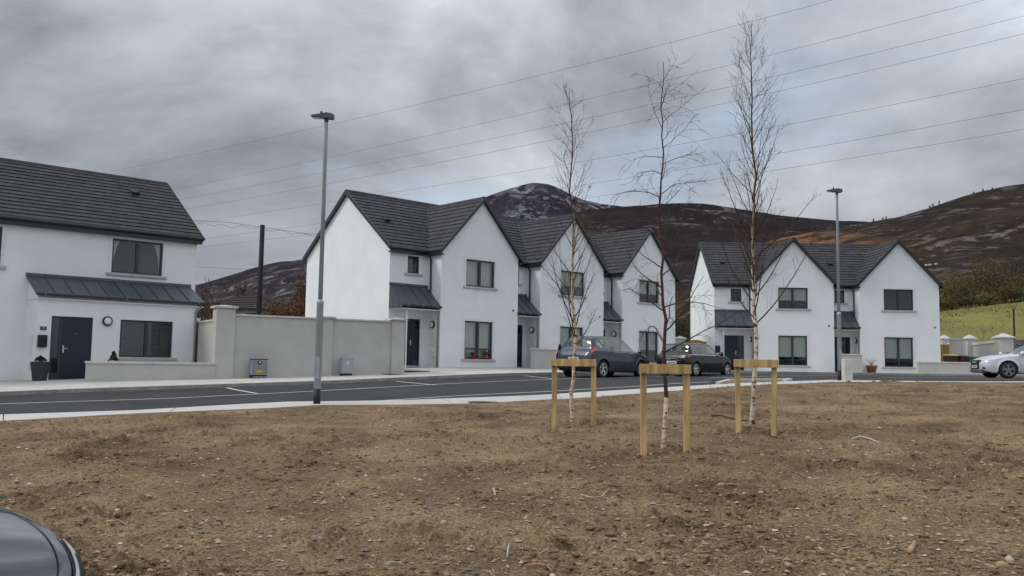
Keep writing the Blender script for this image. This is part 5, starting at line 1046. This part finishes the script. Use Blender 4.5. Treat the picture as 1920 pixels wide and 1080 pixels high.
# ------------------------------------------------------------------ hills
def hill_mat(name, cols, scree, thr, rust=None, sc=.012, stretch=(1, 1, 1)):
    M = mat(name, cols[0], .95); nt = M.node_tree; N = nt.nodes; L = nt.links; b = N['Principled BSDF']; b.inputs['Specular IOR Level'].default_value = .05
    tc = N.new('ShaderNodeTexCoord'); mp = N.new('ShaderNodeMapping'); mp.inputs['Scale'].default_value = stretch; L.new(tc.outputs['Object'], mp.inputs[0])
    def nz(s, d, off=0., dist=0., rough=.62):
        m2 = N.new('ShaderNodeMapping'); m2.inputs['Location'].default_value = (off, off*1.7, 0); L.new(mp.outputs[0], m2.inputs[0])
        n = N.new('ShaderNodeTexNoise'); n.inputs['Scale'].default_value = s; n.inputs['Detail'].default_value = d; n.inputs['Roughness'].default_value = rough; n.inputs['Distortion'].default_value = dist; L.new(m2.outputs[0], n.inputs['Vector']); return n.outputs['Fac']
    def rp(f, st):
        r = N.new('ShaderNodeValToRGB'); L.new(f, r.inputs[0]); e = r.color_ramp.elements
        while len(e) < len(st): e.new(.5)
        for k, (p, c) in enumerate(st): e[k].position = p; e[k].color = (*c, 1) if hasattr(c, '__len__') else (c, c, c, 1)
        return r.outputs[0]
    base = rp(nz(sc, 9), [(.33, cols[0]), (.5, cols[1]), (.66, cols[2])])
    def over(col, fac, c):
        m_ = N.new('ShaderNodeMixRGB'); L.new(fac, m_.inputs[0]); L.new(col, m_.inputs[1]); m_.inputs[2].default_value = (*c, 1); return m_.outputs[0]
    def mul(a, b_):
        m_ = N.new('ShaderNodeMath'); m_.operation = 'MULTIPLY'; L.new(a, m_.inputs[0]); L.new(b_, m_.inputs[1]); return m_.outputs[0]
    if scree:
        f = mul(rp(nz(sc*2.6, 10, 40, 1.2, .68), [(thr, 0.), (thr+.07, 1.)]), rp(nz(sc*.55, 4, 11), [(.42, 0.), (.56, 1.)])); base = over(base, f, scree)
    if rust:
        sp = N.new('ShaderNodeSeparateXYZ'); L.new(tc.outputs['Object'], sp.inputs[0])
        def band(o, lo, hi, w):
            a = N.new('ShaderNodeMapRange'); a.inputs[1].default_value = lo-w; a.inputs[2].default_value = lo+w; L.new(o, a.inputs[0]); c_ = N.new('ShaderNodeMapRange'); c_.inputs[1].default_value = hi-w; c_.inputs[2].default_value = hi+w; c_.inputs[3].default_value = 1; c_.inputs[4].default_value = 0; L.new(o, c_.inputs[0]); return mul(a.outputs[0], c_.outputs[0])
        for col_, xr, zr, th_ in rust:
            f = mul(mul(band(sp.outputs[0], xr[0], xr[1], xr[2]), band(sp.outputs[2], zr[0], zr[1], zr[2])), rp(nz(sc*2.2, 8, 70, .6), [(th_, 0.), (th_+.1, 1.)])); base = over(base, f, col_)
    fn = rp(nz(sc*16, 6, 5), [(.3, .62), (.7, 1.35)]); m_ = N.new('ShaderNodeMixRGB'); m_.blend_type = 'MULTIPLY'; m_.inputs[0].default_value = 1; L.new(base, m_.inputs[1]); L.new(fn, m_.inputs[2]); L.new(m_.outputs[0], b.inputs['Base Color'])
    bp = N.new('ShaderNodeBump'); bp.inputs['Strength'].default_value = .8; bp.inputs['Distance'].default_value = 2.5; L.new(nz(sc*9, 7, 3), bp.inputs['Height']); L.new(bp.outputs[0], b.inputs['Normal']); return M
def hill(name, sky, D, r0, back, m, rough, seed, pw=1.2, nu=260, nv=120, zfoot=-2., dslope=0.):
    """terrain whose crest, D metres off, has the given skyline"""
    sky = np.array(sky, float); px = np.linspace(sky[0, 0], sky[-1, 0], nu); py = np.interp(px, sky[:, 0], sky[:, 1])
    k = np.ones(9)/9; py = np.convolve(np.r_[[py[0]]*4, py, [py[-1]]*4], k, 'valid')
    d = fw[None]+RV[None]*((px-960)/FPX)[:, None]-UV[None]*((py-540)/FPX)[:, None]; d /= d[:, 1:2]; Dc = D+dslope*(px-960)/960; zc = ZO+d[:, 2]*Dc
    s = np.r_[np.linspace(0, 1, nv-25), 1+np.linspace(0, 1, 26)[1:]]; Yv = np.where(s[None] <= 1, r0+(Dc[:, None]-r0)*s[None], Dc[:, None]+(s[None]-1)*back); Xv = d[:, 0:1]*Yv
    sh = np.where(s <= 1, s**pw*(1-.12*np.sin(math.pi*s)), 1-.9*(s-1)**1.3); Z = zfoot+(zc[:, None]-zfoot)*sh[None]
    w = np.clip(np.sin(math.pi*np.clip(s, 0, 1))*1.3, 0, 1)[None]+.12; Z = Z+(fbm(Xv/rough*1., Yv/rough, 5, seed)-.5)*rough*.16*w+(fbm(Xv/rough*9, Yv/rough*9, 3, seed+9)-.5)*rough*.012
    return grid_obj(name, np.stack([Xv, Yv, Z], -1), nu, len(s), m, None, 'structure'), d, zc, Dc
M_peak = hill_mat('hazed_mountain_heath', [(.017, .014, .021), (.028, .024, .034), (.043, .038, .049)], (.20, .205, .23), .48, sc=.011)  # heather purples, their blue standing in for distance haze
M_moor = hill_mat('moor_heath', [(.013, .010, .011), (.020, .015, .0155), (.031, .023, .022)], (.11, .105, .11), .54, sc=.010, stretch=(1, 1, 2.5))
M_right = hill_mat('hill_heath', [(.015, .012, .010), (.026, .019, .0145), (.042, .031, .021)], (.115, .105, .095), .53, [((.19, .085, .036), (110, 215, 14), (68, 104, 7), .42), ((.05, .042, .018), (150, 420, 40), (10, 34, 8), .38)], sc=.018)
M_left = hill_mat('left_hill_heath', [(.018, .0155, .020), (.029, .025, .030), (.044, .037, .040)], (.15, .14, .145), .52, [((.17, .115, .065), (-175, -130, 10), (24, 36, 5), .48)], sc=.02)
hill('mountain', [(250, 600), (560, 490), (700, 430), (800, 405), (860, 388), (905, 373), (930, 362), (955, 353), (985, 346), (1010, 343), (1030, 345), (1045, 351), (1062, 361), (1085, 373), (1110, 381), (1140, 386), (1180, 390), (1260, 400), (1400, 430), (1550, 470)], 2000, 1300, 900, M_peak, 420, 3)
hill('moor', [(300, 545), (600, 500), (800, 450), (950, 425), (1060, 402), (1130, 389), (1170, 388), (1200, 385), (1240, 381), (1270, 379), (1310, 380), (1350, 385), (1400, 394), (1450, 402), (1520, 410), (1590, 415), (1650, 418), (1720, 430), (1850, 450), (2100, 480), (2400, 520)], 1250, 420, 500, M_moor, 260, 14)
_, dR, zR, DR = hill('hill', [(1180, 600), (1280, 540), (1380, 478), (1440, 452), (1500, 439), (1560, 428), (1610, 420), (1650, 413), (1700, 401), (1740, 389), (1770, 378), (1800, 369), (1840, 359), (1880, 350), (1920, 343), (2000, 330), (2150, 318), (2400, 330), (2700, 380)], 620, 130, 300, M_right, 130, 31, 1.15)
hill('hill', [(-900, 640), (-500, 620), (0, 610), (200, 575), (300, 552), (360, 535), (400, 524), (450, 508), (500, 495), (540, 489), (570, 485), (640, 476), (720, 470), (800, 480), (900, 520), (1050, 580), (1200, 640)], 700, 190, 300, M_left, 140, 52)
# grass bank beyond the boundary wall
M_bank = mat('bank_grass', (.19, .20, .05), .95, .35, .35, col2=(.14, .11, .04), bump=.6, bscale=4, stretch=(.5, .5, 2.2))
bu, bv = 120, 70; xs_ = np.linspace(26, 150, bu); vs_ = np.linspace(0, 1, bv); XB, VB = np.meshgrid(xs_, vs_, indexing='ij'); top = np.clip(6.85+.16*(XB-46), 4.5, 13)
YB = 70.8+VB*28+np.where(VB > .9, (VB-.9)*300, 0); ZB = ZO-.4+top*np.clip(VB/.9, 0, 1)**.85*(1-.04*np.sin(VB*9)) + (fbm(XB*.25, YB*.25, 4, 8)-.5)*.8*np.clip(VB*4, 0, 1)+(VB > .9)*(VB-.9)*14
def bank_grass():
    r = np.random.default_rng(9); n = 9000; x = 28+r.random(n)*60; y = 71+r.random(n)**.8*26; z = np.interp(0, [0], [0])+np.array([bank_z(a, b) for a, b in zip(x, y)])
    pal = np.array([(.13, .14, .035), (.17, .16, .05), (.15, .12, .045), (.22, .20, .08), (.13, .15, .04)]); k = (fbm(x*.2, y*.5, 3, 4)*5).astype(int).clip(0, 4)
    o = leaf_mesh('grass', np.c_[x, y, z-.1], .30, M_bush, None, 'stuff', 6, 2.2, .25, pal[k]*(.8+.5*r.random((n, 1)))); o['label'] = 'rough tufts of grass over the green bank'; o['category'] = 'grass'
grid_obj('grass_bank', np.stack([XB, YB, ZB], -1), bu, bv, M_bank, None, 'structure')
def bank_z(x, y):
    v = np.clip((y-70.8)/28, 0, .9); return float(ZO-.4+float(np.clip(6.85+.16*(x-46), 4.5, 13))*(v/.9)**.85)

px = 1901; q = at(px, 600, 72); o = thing('fence_post', 'slim dark green fence post standing on the grass bank foot', 'fence post', (q.x, 72.0, bank_z(q.x, 72)-.1))
zt = at(px, 579, 72).z; MB().box(-.05, .05, -.05, .05, -.3, zt-o.location.z).build('post', mat('green_post', (.012, .028, .018), .6), o); MB().box(-.06, .06, -.06, .06, zt-o.location.z+.001, zt-o.location.z+.03).build('post_cap', M_black, o)
# ------------------------------------------------------------------ trees and bushes in the background
M_bush = attr_mat('bush_leaf', .85)
bank_grass()
def bush(name, label, base, w, h, n, cols, seed, twiggy=0., leaf=.35, group=None, stems=7):
    R = np.random.default_rng(seed); rr_ = random.Random(seed); o = thing(name, label, 'tree' if h > 4 else 'shrub', tuple(base), 0, group)
    mb = MB(); tips = []
    for i in range(stems):
        a = rr_.random()*6.28; sp = rr_.uniform(.1, .5)*w; q = bent((rr_.gauss(0, .08)*w, rr_.gauss(0, .08)*w, -.4), (math.cos(a)*sp*.6, math.sin(a)*sp*.6, h*.7), h*rr_.uniform(.6, .98), 7, rr_, (0, 0, .3), .22)
        mb.tube(q, [max(.012, .018*h*(1-.8*k/7)) for k in range(8)], 5, False); tips += q[3:]
        for j in range(int(5+twiggy*9)):
            e = q[rr_.randint(2, 6)]; a2 = rr_.random()*6.28; t = bent(e, (math.cos(a2), math.sin(a2), rr_.uniform(.2, 1.2)), w*rr_.uniform(.2, .42), 5, rr_, (0, 0, .3), .3); mb.tube(t, [.010+.004*h*(1-k/6)*.6 for k in range(6)], 4, False); tips += t[2:]
    t_ = mb.build('trunk', M_twig if not twiggy else M_twig2, o)
    if n:
        T = np.array([tuple(p) for p in tips]); c = T[R.integers(0, len(T), n)]+R.normal(0, 1, (n, 3))*np.array([.10*w, .10*w, .07*h]); c[:, 2] = np.clip(c[:, 2], .05, None)
        cl = np.array(cols)[R.integers(0, len(cols), n)]*(.65+.7*R.random((n, 1))); leaf_mesh('crown', c, leaf, M_bush, o, seed=seed, tint=cl)
    return o
OL = [(.12, .115, .035), (.085, .09, .03), (.15, .12, .045)]; BRN = [(.085, .062, .04), (.07, .052, .034), (.11, .08, .05)]; DK = [(.016, .026, .014), (.024, .036, .018)]; RED = [(.11, .045, .022), (.085, .035, .02), (.14, .065, .03)]
BG = [(1768, 520, 101, 5.0, 6.0, OL, 'olive leafed bush growing behind the semi detached end gable'), (1785, 500, 103, 5.5, 8.0, OL, 'yellowish green tree beside the olive bush on the bank'), (1806, 492, 104, 6.5, 8.8, BRN, 'bare brownish tree amid the bank thicket'), (1826, 508, 102, 5.5, 7, OL, 'rounded olive bush in the bank thicket'), (1846, 482, 106, 6.5, 9.6, BRN, 'tall brown twiggy tree in the bank thicket'), (1868, 478, 105, 6.5, 9.8, OL, 'tall olive tree rising over the bank thicket'), (1890, 492, 103, 6.5, 8.6, OL, 'broad green bush above the grass bank fence post'), (1912, 470, 107, 6.5, 10.5, DK, 'dark evergreen tree above the grass bank'), (1945, 472, 106, 7, 10.4, BRN, 'brown bare tree at the thicket end past the evergreen')]
for i, (px, pyt, y, w, h, cols, lab) in enumerate(BG):
    q = at(px, pyt, y); bush('bank_tree', lab, (q.x, y, q.z-h), w, h+.0, 7500, cols, 100+i, .7 if cols is BRN else .3, .14, 'thicket above the grass bank', 8)
for i in range(9):                        # lower growth filling the foot of the thicket
    px = 1764+i*21; q = at(px, 566-i*2.2, 99.5); bush('bank_shrub', ['low yellowish shrub', 'low olive shrub', 'low brown bramble', 'low pale green shrub', 'low tan bramble', 'low bushy green shrub', 'low russet bramble', 'low grey green shrub', 'low tangled olive shrub'][i]+' at the top edge of the grass bank', (q.x, 99.5, bank_z(q.x, 98)-.3), 3.0, 2.0, 3200, [OL, OL, BRN, [(.12, .14, .05)], [(.14, .10, .05)], OL, RED, [(.08, .09, .05)], OL][i], 140+i, .3, .13, 'shrubs along the top of the grass bank', 6)
# conifers on the hill crest
for i, px in enumerate((1588, 1600, 1640, 1655, 1662, 1745, 1752, 1760, 1830, 1848, 1862)):
    k = int(np.argmin(np.abs((dR[:, 0])-ray(px, 420)[0]))); p = dR[k]*DR[k]; hh = 1.3+1.2*((i*7) % 5)/4; mb = MB(); o = thing('crest_conifer', 'tiny dark conifer standing on the distant hill crest', 'tree', (p[0], p[1], zR[k]-.8), 0, 'conifers on the hill crest')
    mb.tube([(0, 0, -.5), (0, 0, hh*.4)], .12, 5).build('trunk', M_twig, o); r = np.random.default_rng(i); u = r.random(160); a = r.random(160)*6.28; leaf_mesh('crown', np.c_[(1-u)*.6*np.cos(a), (1-u)*.6*np.sin(a), .3+u*hh], .4, M_conifer, o, seed=i, up=-.2)
# small white huts on the hillside
for i, (px, py, w) in enumerate(((1739, 496, .5), (1746, 495.5, .5), (1757.5, 494, .6))):
    q = at(px, py, 330); o = thing('hillside_hut', ['tiny white hut nearest the house gable on the far hillside', 'tiny white hut between its two neighbours on the far hillside', 'largest tiny white hut set apart on the far hillside'][i], 'hut', (q.x, q.y, q.z), .2, 'tiny white huts on the hillside')
    MB().box(-w/2, w/2, 0, 1.2, -.35, .1).build('wall', M_cope, o); MB().prism([(-w/2-.03, -.08, .102), (-w/2-.03, .6, .25), (-w/2-.03, 1.28, .102)], (w+.06, 0, 0)).build('roof', M_cope, o)
# ------------------------------------------------------------------ behind the garden wall: bungalow, pole, shrubs
M_brownroof = mat('brown_roof', (.038, .032, .028), .85, .25, 4, rnd=.1)
def bungalow():
    y = 70.; a, b = at(388, 575, y), at(545, 575, y); zt = at(460, 577, y).z; W = b.x-a.x; o = thing('bungalow', 'white bungalow with dark brown hipped roof behind the garden wall', 'bungalow', (a.x, y, ZO-1.), .12); H = zt-ZO+1.; dp = 9.
    w = MB(); wins = [(W*.16, W*.16+.5, H-1.7, H-.45), (W*.25, W*.25+.5, H-1.7, H-.45), (W*.46, W*.46+1.0, H-1.5, H-.4), (W*.73, W*.73+1.1, H-1.5, H-.4)]
    wall_panel(w, lambda x, d, z: (x, d, z), 0, W, -.5, H, wins); w.poly([(0, 0, -.5), (0, dp, -.5), (0, dp, H), (0, 0, H)]); w.poly([(W, 0, -.5), (W, dp, -.5), (W, dp, H), (W, 0, H)]); w.poly([(0, dp, -.5), (W, dp, -.5), (W, dp, H), (0, dp, H)]); w.build('wall', M_render, o)
    for q in wins:
        f = MB(); f.box(q[0], q[1], .06, .1, q[2], q[2]+.07); f.box(q[0], q[1], .06, .1, q[3]-.07, q[3]); f.box(q[0], q[0]+.07, .06, .1, q[2]+.07, q[3]-.07); f.box(q[1]-.07, q[1], .06, .1, q[2]+.07, q[3]-.07); f = f.build('window', M_frame, o); MB().box(q[0]+.07, q[1]-.07, .08, .085, q[2]+.07, q[3]-.07).build('pane', M_glass, f)
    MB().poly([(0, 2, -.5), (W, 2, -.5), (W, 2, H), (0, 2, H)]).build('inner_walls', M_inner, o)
    e = .5; rz_ = H+1.55; x1_, x2_ = W*.42, W*.52; pk = [(-e, -e, H-.05), (W+e, -e, H-.05), (W+e, dp+e, H-.05), (-e, dp+e, H-.05), (x1_, dp/2, rz_), (x2_, dp/2, rz_)]
    r = MB().add(pk, [(0, 1, 5, 4), (1, 2, 5), (2, 3, 4, 5), (3, 0, 4), (3, 2, 1, 0)]).build('roof', M_brownroof, o)
    for k in range(9):
        u0_, u1_ = k/9, (k+1)/9; L_ = lambda u: (Vector(pk[0]).lerp(Vector(pk[4]), u), Vector(pk[1]).lerp(Vector(pk[5]), u)); A, B = L_(u0_); D, Cc = L_(u1_); course(r, A, B, Cc, D, Vector((0, -.33, 1)).normalized(), .05, 'roof_course', M_brownroof)
    MB().box(-e, W+e, -e-.03, -e+.0, H-.22, H-.02).build('fascia', M_fascia, r); MB().tube([pk[4], pk[5]], .09, 6).build('ridge_tile', M_brownroof, r); MB().tube([pk[0], pk[4]], .07, 6).build('hip_tile', M_brownroof, r); MB().tube([pk[1], pk[5]], .07, 6).build('hip_tile', M_brownroof, r)
bungalow()
q = at(384, 590, 62); o = thing('railing_wall', 'pale wall with dark upright railings beside the bungalow', 'wall', (q.x, 62, ZO-1.))
MB().box(-1.6, 1.4, 0, .25, -.3, at(384, 597, 62).z-ZO+1.).build('wall_body', M_plaster, o); zt = at(384, 576, 62).z-ZO+1.; zb_ = at(384, 597, 62).z-ZO+1.
for i in range(9): MB().box(-1.5+i*.34, -1.5+i*.34+.10, .08, .16, zb_+.002, zt).build('railing_bar', M_frame, o)
MB().box(-1.6, 1.4, .07, .17, zt+.002, zt+.07).build('railing_rail', M_frame, o)
# telegraph pole
y = 48.; p = at(485.5, 590, y); t = at(492, 423, y); o = thing('telegraph_pole', 'black tarred telegraph pole rising behind the garden wall', 'pole', (p.x, y, ZO-1.2)); M_tar = mat('tarred_timber', (.014, .011, .010), .7, .3, 6, stretch=(2, 2, .3))
hp = t.z-ZO+1.2; MB().tube([(0, 0, -.3), (.0, 0, hp*.5), (.0, 0, hp)], [.155, .14, .125], 14).build('pole_shaft', M_tar, o, True); MB().lathe([(.135, hp+.001), (.13, hp+.03), (.02, hp+.05)], n=14).build('pole_cap', M_fascia, o)
MB().box(-.06, .06, -.17, -.12, hp-.45, hp-.25).build('cable_clamp', M_iron, o)
# shrubs between the houses
SH = [(377, 530, 66, 3.0, 4.2, DK, 0, 'dark little pine standing behind the numbered house porch'), (392, 500, 60, 2.2, 4.6, None, 1., 'bare grey twiggy shrub by the railings'), (428, 548, 58, 2.4, 3.0, None, 1., 'pale knobbly pollarded shrub above the garden wall pier'), (455, 492, 75, 3, 5.8, None, 1., 'tall thin bare shrub behind the bungalow'), (510, 545, 85, 5, 6, BRN, .5, 'dark brown thicket tree behind the bungalow roof'), (532, 560, 60, 3.0, 2.9, RED, .4, 'russet leafed beech shrub before the bungalow end'), (552, 540, 63, 3.2, 3.8, RED, .6, 'taller russet beech beside the terrace gable'), (572, 470, 80, 3.4, 6.5, None, 1., 'bare tree showing past the terrace rear eaves'), (560, 525, 90, 6, 7, BRN, .6, 'brown leafless tree behind the terrace gable'), (1277, 560, 75, 3.5, 6.5, DK, .2, 'dark evergreen between the terrace and semi detached houses')]
for i, (px, pyt, y, w, h, cols, tw_, lab) in enumerate(SH):
    q = at(px, pyt, y); bush('background_shrub', lab, (q.x, y, q.z-h), w, h, 2600 if cols else 0, cols or DK, 200+i, tw_, .16, None, 7)
# ------------------------------------------------------------------ overhead wires
M_wire = mat('wire', (.03, .03, .034), .6)
def wire(label, pts, r=.017, grp='overhead power lines'):
    P = [at(*p) for p in pts]; o = MB().tube([p-P[0] for p in P], r, 5).build('power_line', M_wire); o.location = P[0]; tag(o, label, 'power line', grp)
def lerp_line(x0, y0, x1, y1, d0, d1, sag=6, n=20):
    out = []
    for k in range(n+1):
        u = k/n; iv = 1/d0+(1/d1-1/d0)*u; out.append((x0+(x1-x0)*u, y0+(y1-y0)*u+sag*4*u*(1-u), 1/iv))
    return out
names = ['highest overhead line crossing the whole cloudy sky', 'second overhead line from the top across the sky', 'third overhead line, upper one of the close pair', 'fourth overhead line, lower one of the close pair', 'fifth overhead line passing behind the terrace ridge', 'sixth overhead line crossing behind the bare birches', 'lowest overhead line just above the moor crest']
for i, (x0, y0, x1, y1, sg) in enumerate(((150, 333, 1640, -22, 14), (300, 361, 1950, -28, 14), (300, 381, 1990, 12, 16), (300, 401, 1990, 46, 16), (300, 426, 1990, 133, 14), (300, 458, 1990, 192, 14), (300, 472, 1990, 230, 14))):
    wire(names[i], lerp_line(x0, y0, x1, y1, 210, 85, sg))
for i, (pts, lab) in enumerate((([(340, 412, 48), (430, 417, 48), (490, 426, 48), (560, 436, 52), (600, 441, 55)], 'telephone cable running from the pole top'), ([(340, 499, 90), (420, 503, 90), (480, 506, 92), (560, 508, 95)], 'low thin cable behind the telegraph pole'))): wire(lab, pts, .010, None)
P = [(340, 416), (364, 421), (382, 417), (398, 424), (416, 420), (434, 427), (452, 423), (472, 429), (488, 427), (508, 434), (528, 431), (548, 439), (566, 437), (590, 444)]
wire('looped slack cable strung along the telephone cable', [(a, b, 48.2) for a, b in P], .008, None)
